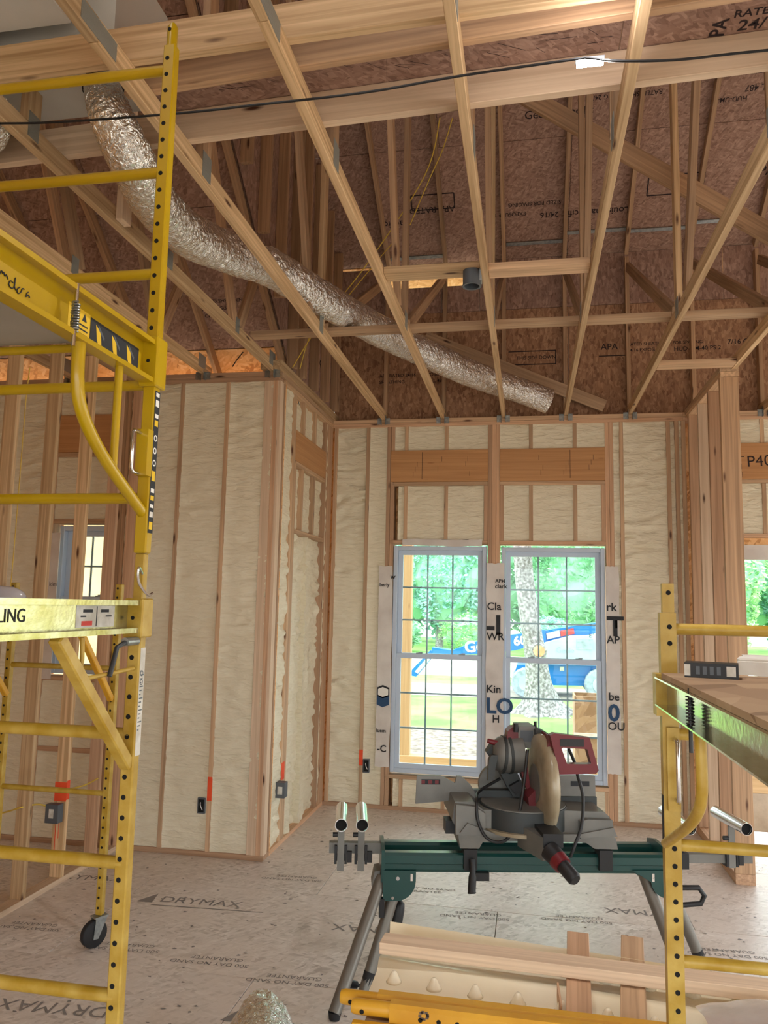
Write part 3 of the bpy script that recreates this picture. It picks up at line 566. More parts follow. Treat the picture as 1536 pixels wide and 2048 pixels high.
# ------------------------------------------------------------------ roof trusses
CB, CT = 3.862, 3.951                    # underside and top of the bottom chords
def rz(y): return RZ + RS * (RY - y) if y >= RID else RZ + RS * (RY - RID) - RS * (RID - y)
def lz(y): return LZ + LS * (LY - y) if y >= RID else LZ + LS * (LY - RID) - LS * (RID - y)
def plate(par, x, y, z, L=0.2, h=0.075, ang=0.0, side=1):
    c, s = math.cos(ang), math.sin(ang); u = Vector((0, c, s)); board('nail_plate', Vector((x, y, z)) - u * L / 2, Vector((x, y, z)) + u * L / 2, h, 0.003, 'plate_steel', par, Vector((0, -s, c)), 0)
def truss(x, left, label, seed):
    r = random.Random(seed)
    o = empty('roof_truss', (x, 5.0, CB), label=label, cat='roof truss', group='roof trusses overhead')
    yend = YF + 0.13 if left else YB + 0.13
    split = 2.2
    blk('bottom_chord', (x - T / 2, split, CB), (x + T / 2, yend, CT), 'pine_chord', o); blk('bottom_chord', (x - T / 2, -2.0, CB), (x + T / 2, split - 0.003, CT), 'pine_chord', o)
    sgn = 1 if x < 0 else -1; px = x + sgn * (T / 2 + 0.001)
    plate(o, px, split, (CB + CT) / 2, 0.22, 0.07)
    f = lz if left else rz; sl = LS if left else RS; nv = Vector((0, -sl, -1)).normalized() * 0.046
    ys = 6.5 if left else 7.77
    for a, b in ((ys, RID + 0.02), (RID - 0.02, -1.9)):
        if b < 0:
            n2 = Vector((0, sl, -1)).normalized() * 0.046; p0, p1 = Vector((x, a, f(a))) + n2, Vector((x, b, f(b))) + n2
        else: p0, p1 = Vector((x, a, f(a))) + nv, Vector((x, b, f(b))) + nv
        board('top_chord', p0, p1, T, 0.088, 'web_wood', o, (1, 0, 0))
    def web(y0, z0, y1, z1, mat='web_wood', w=0.088, dx=0): board('web', (x + dx, y0, z0), (x + dx, y1, z1), T, w, mat, o, (1, 0, 0))
    if left:
        web(5.02, CT + 0.005, 4.22, lz(4.22) - 0.1); web(5.12, CT + 0.005, 5.45, lz(5.45) - 0.09)
        web(2.71, CT + 0.005, 2.71, lz(2.71) - 0.1, 'pine_chord')
        web(4.05, CT + 0.005, 2.9, lz(2.9) - 0.1)
        for yy in (5.05, 2.71, 3.98): plate(o, px, yy, CT - 0.005, 0.07, 0.11)
        plate(o, px, 5.82, CT + 0.0, 0.14, 0.11, 0.0)
        if x > -2.2: web(3.42, CB + 0.02, 3.42, lz(3.42) - 0.1, 'pale_pine', 0.088, T + 0.001)
    else:
        web(7.73, CT + 0.003, 7.73, rz(7.73) - 0.13, 'web_wood')
        web(5.14, CT + 0.005, 5.14, rz(5.14) - 0.1, 'pine_chord' if seed % 2 else 'web_wood'); web(5.28, CT + 0.02, 7.62, 5.36)
        web(4.86, CT + 0.005, 3.2, rz(3.2) - 0.1); web(3.1, CT + 0.005, 3.1, rz(3.1) - 0.1)
        for yy in (5.1, 3.1): plate(o, px, yy, CT - 0.01, 0.09, 0.12)
        plate(o, px, 5.14, 5.9, 0.1, 0.12)
    yt = (YF if left else YB)
    for s in (-1, 1):
        mb = MB(); q = x + s * (T / 2 + 0.001)
        mb.box((min(q, q + s * 0.002), yt - 0.045, TP - 0.06), (max(q, q + s * 0.002), yt + 0.05, CB + 0.045)).box((min(q, q + s * 0.045), yt - 0.009, TP - 0.055), (max(q, q + s * 0.045), yt - 0.005, TP + 0.012)).box((min(q, q + s * 0.03), yt - 0.04, TP - 0.0), (max(q, q + s * 0.03), yt + 0.0, TP + 0.003))
        mb.obj('hurricane_tie', 'galvanised', o, smooth=False)
    return o
for k, (x, lf, lab) in enumerate([
    (-1.465, 0, 'pine roof truss landing on the back wall left of both windows'),
    (-0.855, 0, 'pine roof truss landing above the middle of the left window'),
    (-0.245, 0, 'pine roof truss landing above the post between the two windows'),
    (0.365, 0, 'pine roof truss landing above the right window, beside the end of the foil duct'),
    (0.975, 0, 'pine roof truss landing just right of the right window'),
    (1.585, 0, 'pine roof truss passing over the stud wing at the right'),
    (2.195, 0, 'pine roof truss beyond the stud wing, at the right picture edge'),
    (-2.075, 1, 'pine roof truss landing on the outer corner of the jog wall'),
    (-2.685, 1, 'pine roof truss landing on the jog wall, second left of its outer corner'),
    (-3.295, 1, 'pine roof truss above the open stud partition at the left'),
    (-3.905, 1, 'pine roof truss above the small left window, mostly behind the scaffold')]): truss(x, lf, lab, k + 1)

# ------------------------------------------------------------------ boards among the trusses
def lum(name, p0, p1, w, t, mat, label, side=None, group='loose bracing boards among the trusses'):
    o = board(name, p0, p1, w, t, mat, None, side); return tag(o, label, 'board', group)
cw = empty('catwalk', (0.0, 2.7, CT), label='catwalk of particle board on edge-set joists above the work light', cat='catwalk')
tag(board('runner_joist', (-3.4, 2.475, CT + 0.071), (1.6, 2.345, CT + 0.071), 0.036, 0.14, 'pine_chord', None, (0, 1, 0)), 'nearest knotty board set on edge across the truss chords at the top', 'board', 'loose bracing boards among the trusses')
board('joist', (-1.57, 2.60, CT + 0.071), (3.0, 2.30, CT + 0.071), 0.036, 0.14, 'web_wood', cw, (0, 1, 0)); board('joist', (-3.4, 3.01, CT + 0.071), (3.0, 2.715, CT + 0.071), 0.04, 0.14, 'pale_pine', cw, (0, 1, 0))
for k, (x0, x1) in enumerate(((-1.56, 0.34), (0.344, 2.78))):
    o = blk('deck_panel', (x0, (2.50, 2.32)[k], CT + 0.143), (x1, (2.97, 2.88)[k], CT + 0.155), 'osb_roof', cw, 0.001)
    if k == 0:
        rr = random.Random(5); mb = MB()
        for q in range(90):
            cx, cy = rr.uniform(-1.3, 0.3), rr.uniform(2.6, 2.8); a = rr.choice((rr.uniform(-0.2, 0.2), rr.uniform(1.3, 1.8), rr.uniform(0.3, 0.8))); l = rr.uniform(0.03, 0.16); dx, dy = math.cos(a) * l / 2, math.sin(a) * l / 2
            dy = max(-0.09, min(0.09, dy)); z = CT + 0.142; t = 0.0012
            mb.add([(cx - dx, cy - dy - t, z), (cx + dx, cy + dy - t, z), (cx + dx, cy + dy + t, z), (cx - dx, cy - dy + t, z)], [(0, 1, 2, 3)])
        mb.obj('thin_dark_lines', 'ink_roof', o)  # short thin dark lines scattered over the panel underside
    else:
        for s, sz, px_, py_ in (('RATED SHEATHING', 0.05, 1466, 36), ('24/16', 0.075, 1472, 62), ('EXPOSURE 1', 0.05, 1476, 82)): text(s, sz, at(px_, py_, Z=CT + 0.1418), (1, -0.03, 0), (0, -1, 0), 'ink_roof', o, 'panel_stamp', 0.015)
        text('APA', 0.075, at(1438, 92, Z=CT + 0.1418), (0.03, -1, 0), (-1, -0.03, 0), 'ink_roof', o, 'panel_stamp', 0.02)
lum('blocking_board', (-0.834, 4.30, CB + 0.06), (-0.266, 4.30, CB + 0.06), 0.13, T, 'pine_chord', 'flat blocking board holding the round fixture box', (0, 1, 0))
lum('blocking_board', (-0.224, 4.30, CB + 0.045), (0.344, 4.30, CB + 0.045), 0.13, T, 'pine_stud', 'flat blocking board right of the round fixture box', (0, 1, 0))
lum('runner_board', (-2.05, 5.34, CT + 0.02), (1.0, 5.34, CT + 0.02), 0.10, T, 'pine_stud', 'long flat runner board crossing the truss chords below the foil duct', (0, 1, 0))
lum('runner_board', (1.003, 5.34, CT + 0.02), (3.0, 5.34, CT + 0.02), 0.10, T, 'pine_stud', 'flat runner board crossing the chords at the right picture edge', (0, 1, 0))
lum('blocking_board', (0.996, 6.15, CB + 0.02), (1.564, 6.15, CB + 0.02), 0.13, T, 'pine_stud', 'flat blocking board on top of the stud wing at the right', (0, 1, 0))
lum('diagonal_brace', (-0.05, 5.24, 5.66), (2.2, 5.24, 4.02), 0.036, 0.13, 'web_wood', 'long diagonal brace falling to the right below the work light', (0, 1, 0))
lum('diagonal_brace', (-1.05, 7.66, 4.74), (0.74, 7.66, 3.955), 0.036, 0.12, 'pine_stud', 'diagonal board behind the end of the foil duct', (0, 1, 0))
lum('hanging_block', (0.54, 4.62, 4.86), (0.54, 4.62, 7.58), 0.085, T, 'pale_pine', 'short hanging board with a pale sawn end right of the work light', (1, 0, 0))
for k, (x0, x1, y) in enumerate(((-1.44, -0.88, 7.70), (-0.83, -0.27, 7.62), (-0.22, 0.345, 7.63), (0.385, 0.955, 7.56), (0.995, 1.565, 7.58), (1.60, 2.17, 7.54))):
    if k == 1: continue
    o = board('vent_strip', (x0, y, rz(y) - 0.02), (x1, y, rz(y) - 0.02), 0.035, 0.014, 'galvanised', None, (0, -1, RS), 0)
    tag(o, 'bright metal strip along the eave of the roof deck, %s from the left' % ('first', '', 'second', 'third', 'fourth', 'fifth')[k], 'metal strip', 'metal strips along the eave')

# stamps printed on the roof panels
rtext('Georgia-Pacific', 0.10, -0.03, 6.62); 
for s, sz, x, y, fl in (('Louisiana-Pacific', 0.12, 0.97, 7.30, True), ('APA', 0.16, 2.0, 7.12, False), ('RATED SHEATHING 24/16', 0.07, 1.15, 6.42, True), ('PS 2-10  EXPOSURE 1', 0.07, 1.15, 6.33, True), ('SIZED FOR SPACING', 0.07, 0.32, 7.20, True), ('EXPOSURE 1', 0.07, -0.02, 7.28, True), ('24/16', 0.10, 0.3, 7.3, True), ('APA RATED', 0.11, -0.72, 7.18, True), ('Pacific', 0.13, -1.20, 7.28, True), ('MILL 487', 0.09, 2.1, 6.45, True), ('HUD-UM-40', 0.07, 1.86, 6.52, True)): rtext(s, sz * 0.8, x, y + 0.08, fl)
def frame_print(x0, x1, y0, y1):
    u = Vector((0, -1, RS)).normalized(); dn = Vector((0, RS, 1)).normalized() * -0.002
    P = lambda x, y: Vector((x, y, rz(y))) + dn
    for a, b in ((P(x0, y0), P(x1, y0)), (P(x0, y1), P(x1, y1)), (P(x0, y0), P(x0, y1)), (P(x1, y0), P(x1, y1))): board('stamp_line', a, b, 0.012, 0.0005, 'ink_roof', ceil, u if abs((a - b).x) > 0.01 else (1, 0, 0), 0)
frame_print(-1.15, -0.72, 7.15, 7.28); frame_print(1.12, 1.62, 7.14, 7.30); frame_print(1.75, 2.3, 6.3, 6.45)
def gtext(s, size, x, z, flip=False): text(s, size, (x, 7.7785, z), (-1, 0, 0) if flip else (1, 0, 0), (0, 0, -1) if flip else (0, 0, 1), 'ink_roof', gb, 'panel_stamp', 0.012)
for s, sz, x, z in (('APA', 0.09, 0.72, 4.57), ('RATED SHEATHING', 0.045, 0.98, 4.60), ('24/16 EXPOSURE 1', 0.045, 0.98, 4.54), ('SIZED FOR SPACING', 0.045, 1.28, 4.60), ('HUD-UM-40 PS 2', 0.06, 1.42, 4.53), ('7/16 CAT', 0.07, 1.92, 4.58), ('MILL 487', 0.05, 2.42, 4.62), ('APA', 0.1, 2.42, 4.70), ('THIS SIDE DOWN', 0.05, -0.12, 4.50), ('APA RATED 24/16', 0.05, -1.55, 4.36), ('SHEATHING', 0.05, -1.55, 4.29), ('EXPOSURE 1', 0.05, -1.1, 4.36), ('MILL 487', 0.05, -1.05, 4.29)): gtext(s, sz, x, z)
for lo, hi in (((-0.2, 7.778, 4.44), (0.28, 7.7795, 4.45)), ((-0.2, 7.778, 4.58), (0.28, 7.7795, 4.59)), ((0.27, 7.778, 4.44), (0.28, 7.7795, 4.59)), ((0.70, 7.778, 4.50), (1.0, 7.7795, 4.51))): blk('stamp_line', lo, hi, 'ink_roof', gb, 0)
for s, sz, x, y in (('APA RATED SHEATHING', 0.045, -2.75, 5.72), ('24/16 EXPOSURE 1', 0.045, -2.73, 5.77), ('7/16 CATEGORY PS 2', 0.045, -2.75, 5.82), ('24/16', 0.09, -3.75, 4.30), ('APA', 0.1, -2.45, 4.22)):
    text(s, sz, (x, y, lz(y) - 0.004), (1, 0, 0), (0, -1, LS), 'ink_roof', ceil2, 'panel_stamp', 0.01)
for y, z, s in ((6.9, 5.9, 'APA'), (6.5, 4.6, '24/16'), (7.0, 4.35, 'APA'), (6.35, 5.2, 'RATED')): text(s, 0.11, (-2.0325, y, z), (0, 1, -0.3), (0, 0.3, 1), 'ink_roof', gs, 'panel_stamp', 0.01)

# ------------------------------------------------------------------ air handler and ducts
ah = empty('air_handler', (-2.5, 1.9, 4.12), label='grey sheet metal air handler resting above the truss chords at the top left', cat='air handler')
MB().box((-3.3, 0.9, 4.13), (-1.70, 2.40, 4.9)).obj('cabinet', 'sheet_metal', ah, smooth=False)
MB().box((-3.2, 2.50, 4.115), (-1.58, 2.91, 4.55)).obj('plenum', 'sheet_metal', ah, smooth=False)
MB().box((-3.3, 1.64, 4.124), (-1.70, 1.70, 4.1295)).box((-3.3, 2.2, 4.124), (-1.70, 2.215, 4.1295)).obj('seam', 'galvanised', ah, smooth=False)
MB().box((-2.0, 1.15, 4.122), (-1.74, 1.62, 4.1295)).obj('foil_tape', 'foil', ah, smooth=False)
cq = at(205, 176, Z=4.10); MB().tube([(cq.x, cq.y, 4.14), (cq.x, cq.y + 0.01, 4.085)], 0.085, 20).obj('collar', 'black_hole', ah)
def duct(name, pts, r, label, n=34, seg=14, taper0=None, taper1=None, mat='foil', tlen=10, fold=0.0):
    P = spline(pts, seg); k = len(P); rs = []
    for i in range(k):
        q = r * (1 + 0.03 * noise.noise((i * 0.25, seg, r * 9)))
        if taper0: q *= taper0 + (1 - taper0) * min(1, i / tlen)
        if taper1: q *= taper1 + (1 - taper1) * min(1, (k - 1 - i) / 5)
        rs.append(q)
    mb = MB(); mb.tube(P, rs, n, True, lambda i, j, p: 1 + 0.03 * noise.noise((i * 0.22, j * 0.5, 1.7)) + 0.05 * noise.noise((i * 0.7, j * 1.5, 5)) + 0.045 * noise.noise((i * 2.1, j * 2.4, 8)) + fold * noise.noise((i * 0.15, j * 0.8, 3)) * max(0, 1 - i / 40))
    o = mb.obj(name, mat, smooth=False); tag(o, label, 'duct', 'foil wrapped flexible ducts'); return o
duct('flexible_duct', [at(px_, py_, Z=z_) for px_, py_, z_ in ((205, 178, 4.10), (213, 205, 3.98), (232, 255, 3.86), (265, 325, 3.80), (310, 405, 3.82), (370, 465, 3.92), (450, 503, 4.03), (540, 535, 4.10), (620, 583, 4.10), (700, 630, 4.11), (780, 673, 4.11), (870, 715, 4.10), (950, 750, 4.08))] + [(-0.05, 7.38, 4.05), (0.20, 7.47, 3.97)], 0.121, 'silver foil duct winding from the air handler across the trusses to the back wall', seg=20, taper0=0.6, tlen=110)
duct('flexible_duct', [(-2.22, 2.62, 3.99), (-2.30, 2.72, 3.98), (-2.42, 2.80, 3.98), (-2.56, 2.86, 4.0)], 0.10, 'short crumpled foil duct at the left picture edge beside the air handler')
duct('flexible_duct', [at(521, 1985, Z=0.13), at(521, 2003, Z=0.125), at(522, 2030, Z=0.12), at(524, 2075, Z=0.12), at(530, 2160, Z=0.12), at(540, 2300, Z=0.12)], 0.135, 'crumpled foil duct end lying on the floor at the bottom of the picture', seg=12, taper0=0.06, tlen=34, fold=0.5)
lw = empty('junction_box', (-0.33, 4.3, CB - 0.06), label='round dark grey ceiling fixture box beside the middle truss', cat='fixture box')
mb = MB(); mb.tube([(-0.32, 4.28, CB - 0.05), (-0.32, 4.28, CB + 0.04)], 0.052, 20, False); mb.ring((-0.32, 4.28, CB - 0.05), (0, 0, 1), 0.044, 0.056, 0.006, 20); mb.obj('box_wall', 'box_grey', lw)
MB().tube([(-0.32, 4.28, CB + 0.03), (-0.32, 4.28, CB + 0.04)], 0.05, 20).obj('box_back', 'steel_dark', lw); MB().box((-0.275, 4.25, CB - 0.03), (-0.262, 4.31, CB + 0.05)).obj('bracket', 'galvanised', lw, smooth=False)

# ------------------------------------------------------------------ temporary light and cables
lc = at(1180, 124, Y=2.43)
wl = empty('work_light', lc, label='glowing white work light hanging on the black cable among the trusses', cat='work light')
mb = MB(); mb.box((lc.x - 0.043, lc.y - 0.012, lc.z - 0.009), (lc.x + 0.043, lc.y + 0.012, lc.z + 0.004)); mb.obj('lens', 'led_lens', wl, smooth=False)
mb = MB(); mb.box((lc.x - 0.046, lc.y - 0.014, lc.z + 0.0045), (lc.x + 0.046, lc.y + 0.014, lc.z + 0.010)); mb.obj('housing', 'steel_dark', wl, smooth=False)
al = bpy.data.lights.new('led_glow', 'AREA'); al.shape = 'RECTANGLE'; al.size = 0.12; al.size_y = 0.07; al.energy = 18; al.color = (1, 0.97, 0.95)
ao = bpy.data.objects.new('led_glow', al); COL.objects.link(ao); ao.parent = wl; ao.location = (0, 0, -0.02)
al2 = bpy.data.lights.new('led_spill', 'POINT'); al2.energy = 3.5; al2.shadow_soft_size = 0.06; al2.color = (1, 0.95, 0.97)
ao2 = bpy.data.objects.new('led_spill', al2); COL.objects.link(ao2); ao2.parent = wl; ao2.location = (0.02, -0.12, 0.05)
cz = [(-40, 249), (0, 247), (120, 244), (365, 226), (520, 209), (730, 185), (920, 152), (1140, 120), (1178, 116), (1235, 122), (1350, 120), (1460, 108), (1560, 98)]
mb = MB(); mb.tube(spline([at(a, b, Y=2.40) for a, b in cz], 6), 0.0045, 6); tag(mb.obj('light_cable', 'black_plastic'), 'black cable strung below the truss chords and carrying the work light', 'cable')
def wire(pts, label, r=0.004, mat='romex'): tag(MB().tube(spline(pts, 7), r, 5).obj('electrical_cable', mat), label, 'cable', 'yellow electrical cables')
wire([at(585, 735, Y=6.0), at(640, 648, Y=5.6), at(740, 520, Y=5.3), at(850, 350, Y=5.2), at(880, 235, Y=5.1)], 'yellow cable running up behind the truss left of the middle of the picture')
wire([at(820, 450, Y=5.4), at(858, 360, Y=5.3), at(885, 300, Y=5.25), at(905, 236, Y=5.2)], 'yellow cable looping below the catwalk', 0.004)
wire([at(600, 738, Y=6.1), at(610, 700, Y=6.0), at(622, 665, Y=5.9)], 'short yellow cable rising from the top of the return wall')
wire([at(690, 600, Y=5.6), at(735, 545, Y=5.8), at(790, 480, Y=6.2)], 'yellow cable crossing the bright gap at the eave')
wire([at(465, 733, Y=6.0), at(475, 718, Y=6.05), at(488, 702, Y=6.1)], 'dark cable curving over the top plate of the jog wall', 0.005, 'steel_dark')
wire([at(60, 735, Y=4.4), at(52, 800, Y=4.45), at(40, 950, Y=4.5), at(28, 1100, Y=4.5), at(20, 1185, Y=4.5)], 'yellow cable hanging between the partition studs at the far left', 0.0035)
wire([at(-10, 1630, Y=4.75), at(20, 1622, Y=4.72), at(42, 1615, Y=4.69), at(60, 1611, Y=4.8), at(80, 1609, Y=5.0), at(100, 1616, Y=5.06), at(108, 1632, Y=5.09)], 'yellow cable feeding the box with orange paint on the partition', 0.006)
wire([at(110, 1592, Y=5.16), at(135, 1580, Y=5.3), at(170, 1570, Y=5.5), at(196, 1557, Y=5.53)], 'yellow cable running from the partition box toward the jog wall', 0.005)
# ------------------------------------------------------------------ rolling scaffolds
PIT = 0.0553
def post(par, x, y, z0, z1, mat, holes=True, w=0.040, d=0.034, hz0=None):
    p = blk('post', (x - w / 2, y - d / 2, z0), (x + w / 2, y + d / 2, z1), mat, par, 0.004)
    if holes:
        mb = MB(); z = (hz0 if hz0 is not None else z0 + 0.04)
        while z < z1 - 0.02:
            mb.tube([(x - 0.004, y - d / 2 - 0.0008, z), (x - 0.004, y - d / 2 + 0.003, z)], 0.0072, 10); z += PIT
        tag(mb.obj('pin_holes', 'black_hole', p), kind='stuff'); 
    return p
def rung(par, x0, x1, y, z, mat, r=0.0165): return MB().tube([(x0, y, z), (x1, y, z)], r, 12).obj('rung', mat, par)
def channel(par, x, sg, z0, z1, y0, y1, mat, fl=0.042, nm='platform_rail'):
    t = 0.005; a = [(x, z0), (x + sg * fl, z0), (x + sg * fl, z0 + 0.014), (x + sg * (fl - t), z0 + 0.014), (x + sg * (fl - t), z0 + t), (x + sg * t, z0 + t), (x + sg * t, z1 - t), (x + sg * (fl - t), z1 - t), (x + sg * (fl - t), z1 - 0.014), (x + sg * fl, z1 - 0.014), (x + sg * fl, z1), (x, z1)]
    n = len(a); mb = MB(); mb.add([(p[0], y0, p[1]) for p in a] + [(p[0], y1, p[1]) for p in a], [(i, i + n, (i + 1) % n + n, (i + 1) % n) for i in range(n)])
    for q in (0, n): mb.f += [tuple(q + i for i in f) for f in ((0, 1, 2, 3, 4, 5), (5, 6, 11, 0), (6, 7, 8, 9, 10, 11))]
    return mb.obj(nm, mat, par, smooth=False)
def caster(par, x, y, wheel_r=0.07, yaw=0.0):
    M = Matrix.Translation((x, y, 0)) @ Matrix.Rotation(yaw, 4, 'Z')
    wv = [M @ Vector((s * 0.016, 0.03, wheel_r)) for s in (-1, 1)]
    mb = MB(); mb.tube([M @ Vector((-0.02, 0.03, wheel_r)), M @ Vector((-0.014, 0.03, wheel_r)), M @ Vector((0.014, 0.03, wheel_r)), M @ Vector((0.02, 0.03, wheel_r))], [wheel_r * 0.93, wheel_r, wheel_r, wheel_r * 0.93], 22)
    c = mb.obj('caster', 'rubber', par)
    fk = MB()
    for s in (-1, 1): fk.add([M @ Vector((s * q, a, b)) for q in (0.024, 0.029) for a, b in ((0.015, 0.05), (0.045, 0.05), (0.035, 0.16), (-0.035, 0.16))], [(0, 1, 2, 3), (4, 7, 6, 5), (0, 4, 5, 1), (1, 5, 6, 2), (2, 6, 7, 3), (3, 7, 4, 0)])
    fk.add([M @ Vector((a, b, z)) for z in (0.158, 0.168) for a, b in ((-0.03, -0.04), (0.03, -0.04), (0.03, 0.04), (-0.03, 0.04))], [(0, 3, 2, 1), (4, 5, 6, 7), (0, 1, 5, 4), (1, 2, 6, 5), (2, 3, 7, 6), (3, 0, 4, 7)])
    fk.obj('caster_fork', 'galvanised', c, smooth=False); return c

# --- tall two-tier tower at the left
t1 = empty('scaffold_tower', (-1.49, 1.2, 0), label='tall two-tier yellow rolling scaffold at the left with a deck at each level', cat='scaffold', group='yellow rolling scaffolds')
XP, XQ = -1.115, -1.865
for y, near in ((2.09, False), (0.26, True)):
    for x in (XP, XQ):
        post(t1, x, y, 0.17, 1.965, 'worn_yellow', not near, hz0=0.30 + 0.012); caster(t1, x, y, yaw=0.4)
        post(t1, x, y, 2.105, 3.72, 'yellow_paint', not near, hz0=2.62 + PIT * 3)
        blk('coupling_pin', (x - 0.015, y - 0.013, 1.965), (x + 0.015, y + 0.013, 2.104), 'worn_yellow', t1, 0.003)
        mb = MB(); mb.tube([(x, y, 3.70), (x, y, 3.785), (x, y, 3.80)], [0.017, 0.017, 0.009], 10); cp = mb.obj('post_spigot', 'yellow_paint', t1)
        MB().tube([(x - 0.002, y - 0.018, 3.77), (x - 0.002, y - 0.01, 3.77)], 0.006, 8).obj('pin_hole', 'black_hole', cp)
    for z in (0.54, 0.888, 1.237, 1.588): rung(t1, XQ, XP, y, z, 'worn_yellow', 0.018)
    for z in (2.268, 2.613, 2.964, 3.296, 3.641): rung(t1, XQ, XP, y, z, 'yellow_paint')
for x, sg in ((-1.137, 1), (-1.843, -1)):
    channel(t1, x, sg, 2.612, 2.742, 0.27, 2.065, 'yellow_paint'); channel(t1, x, sg, 1.876, 1.968, 0.27, 2.065, 'worn_channel')
    for lo, hi, mat in (((-0.029, 2.058, 2.602), (0.029, 2.122, 2.756), 'yellow_paint'), ((-0.03, 2.058, 1.862), (0.03, 2.122, 1.974), 'worn_yellow')):
        xc = XP if sg > 0 else XQ; sl = blk('rail_sleeve', (xc + lo[0], lo[1], lo[2]), (xc + hi[0], hi[1], hi[2]), mat, t1, 0.004)
        MB().tube([(xc, lo[1] - 0.001, (lo[2] + hi[2]) / 2), (xc, lo[1] + 0.004, (lo[2] + hi[2]) / 2)], 0.006, 8).obj('pin_hole', 'black_hole', sl)
    xb = x + sg * 0.02
    MB().tube(spline([(xb, 1.708, 2.612), (xb, 1.712, 2.52), (xb, 1.735, 2.45), (xb, 1.80, 2.385), (xb, 1.90, 2.32), (xb, 2.08, 2.225)], 6), 0.0165, 12).obj('curved_brace', 'yellow_paint', t1)
    MB().tube([(xb, 1.905, 2.612), (xb, 1.905, 2.325)], 0.011, 10).obj('brace_strut', 'yellow_paint', t1)
    board('square_brace', (xb, 1.70, 1.876), (xb, 2.078, 1.505), 0.034, 0.034, 'worn_yellow', t1, (1, 0, 0), 0.004)
blk('deck_board', (-1.838, 0.3, 2.662), (-1.142, 1.84, 2.678), 'deck_under', t1); blk('deck_board', (-1.838, 0.3, 1.925), (-1.142, 1.84, 1.941), 'plywood', t1)
MB().tube([(-1.84, 1.835, 2.645), (-1.14, 1.835, 2.645)], 0.012, 10).obj('deck_crossbar', 'yellow_paint', t1); MB().tube([(-1.84, 0.9, 2.63), (-1.14, 0.9, 2.63)], 0.016, 10).obj('deck_crossbar', 'yellow_paint', t1)
# spring pin on the upper rail
hx = -1.098; hel = [(hx + 0.009 * math.cos(a), 1.655 + 0.009 * math.sin(a), 2.622 + 0.075 * a / 69) for a in [i * 0.55 for i in range(126)]]
sp = MB().tube([(hx, 1.655, 2.585), (hx, 1.655, 2.745)], 0.005, 8).obj('spring_pin', 'chrome', t1); MB().tube(hel, 0.0022, 5).obj('spring', 'galvanised', sp)
# U handles on the posts
def uhandle(par, y, z0, z1, x=XP):
    br = MB(); br.box((x - 0.012, y - 0.05, z0 - 0.005), (x + 0.024, y - 0.018, z1 + 0.012)); b_ = br.obj('latch_bracket', 'yellow_paint', par, smooth=False)
    xx = x - 0.0; MB().tube([(xx, y - 0.04, z1), (xx, y - 0.085, z1), (xx, y - 0.093, z1 - 0.008), (xx, y - 0.093, z0 + 0.008), (xx, y - 0.085, z0), (xx, y - 0.04, z0)], 0.0055, 8).obj('pull_handle', 'chrome', b_)
uhandle(t1, 2.09, 2.335, 2.455)
# lower catch lever and bent rod
MB().tube(spline([(-1.11, 1.80, 1.872), (-1.11, 1.805, 1.82), (-1.11, 1.80, 1.785), (-1.11, 1.81, 1.768), (-1.11, 2.07, 1.775)], 5), 0.006, 8).obj('bent_rod', 'worn_yellow', t1)
lev = MB(); lev.tube([(-1.10, 2.06, 1.85), (-1.10, 1.99, 1.85), (-1.10, 1.955, 1.84), (-1.10, 1.925, 1.765)], 0.007, 8); lev.obj('lock_lever', 'steel_dark', t1)
MB().tube([(-1.10, 1.995, 1.853), (-1.10, 2.06, 1.853)], 0.012, 10).obj('lock_barrel', 'galvanised', t1)
MB().tube(spline([(-1.095, 2.06, 2.045), (-1.085, 2.02, 2.06), (-1.088, 2.03, 2.02), (-1.08, 2.07, 1.985), (-1.08, 2.10, 1.99)], 5), 0.004, 6).obj('coupling_clip', 'chrome', t1)
# printed labels
lb = blk('warning_label', (-1.1319, 1.775, 2.622), (-1.1312, 2.03, 2.706), 'ink_black', t1, 0)
for k, y in enumerate((1.82, 1.90, 1.98)):
    mb = MB(); X_ = -1.1308
    mb.add([(X_, y - 0.02, 2.695), (X_, y + 0.004, 2.68), (X_, y + 0.012, 2.642), (X_, y + 0.002, 2.632), (X_, y - 0.012, 2.655)], [(0, 1, 2, 3, 4)]); mb.obj('pictogram', 'ink_yellow', lb)
    mb = MB(); mb.add([(X_ + 0.0002, y - 0.01, 2.70), (X_ + 0.0002, y + 0.024, 2.672), (X_ + 0.0002, y + 0.024, 2.662), (X_ + 0.0002, y - 0.004, 2.684)], [(0, 1, 2, 3)]); mb.obj('pictogram', 'box_grey', lb)
    mb = MB(); mb.box((X_ - 0.0002, y + 0.024, 2.634), (X_ + 0.0003, y + 0.034, 2.646)); mb.obj('pictogram', ('ink_green', 'ink_red', 'ink_red')[k], lb, smooth=False)
lb2 = blk('caution_label', (-1.1319, 1.675, 2.622), (-1.1312, 1.772, 2.71), 'ink_yellow', t1, 0)
for y in (1.692, 1.745):
    mb = MB(); mb.add([(-1.1308, y - 0.01, 2.682), (-1.1308, y + 0.012, 2.682), (-1.1308, y + 0.001, 2.704)], [(0, 1, 2)]); mb.obj('pictogram', 'ink_black', lb2)
for z in (2.668, 2.656, 2.644, 2.634): blk('print_line', (-1.1311, 1.685, z), (-1.1307, 1.762, z + 0.004), 'ink_black', lb2, 0)
hw = MB()
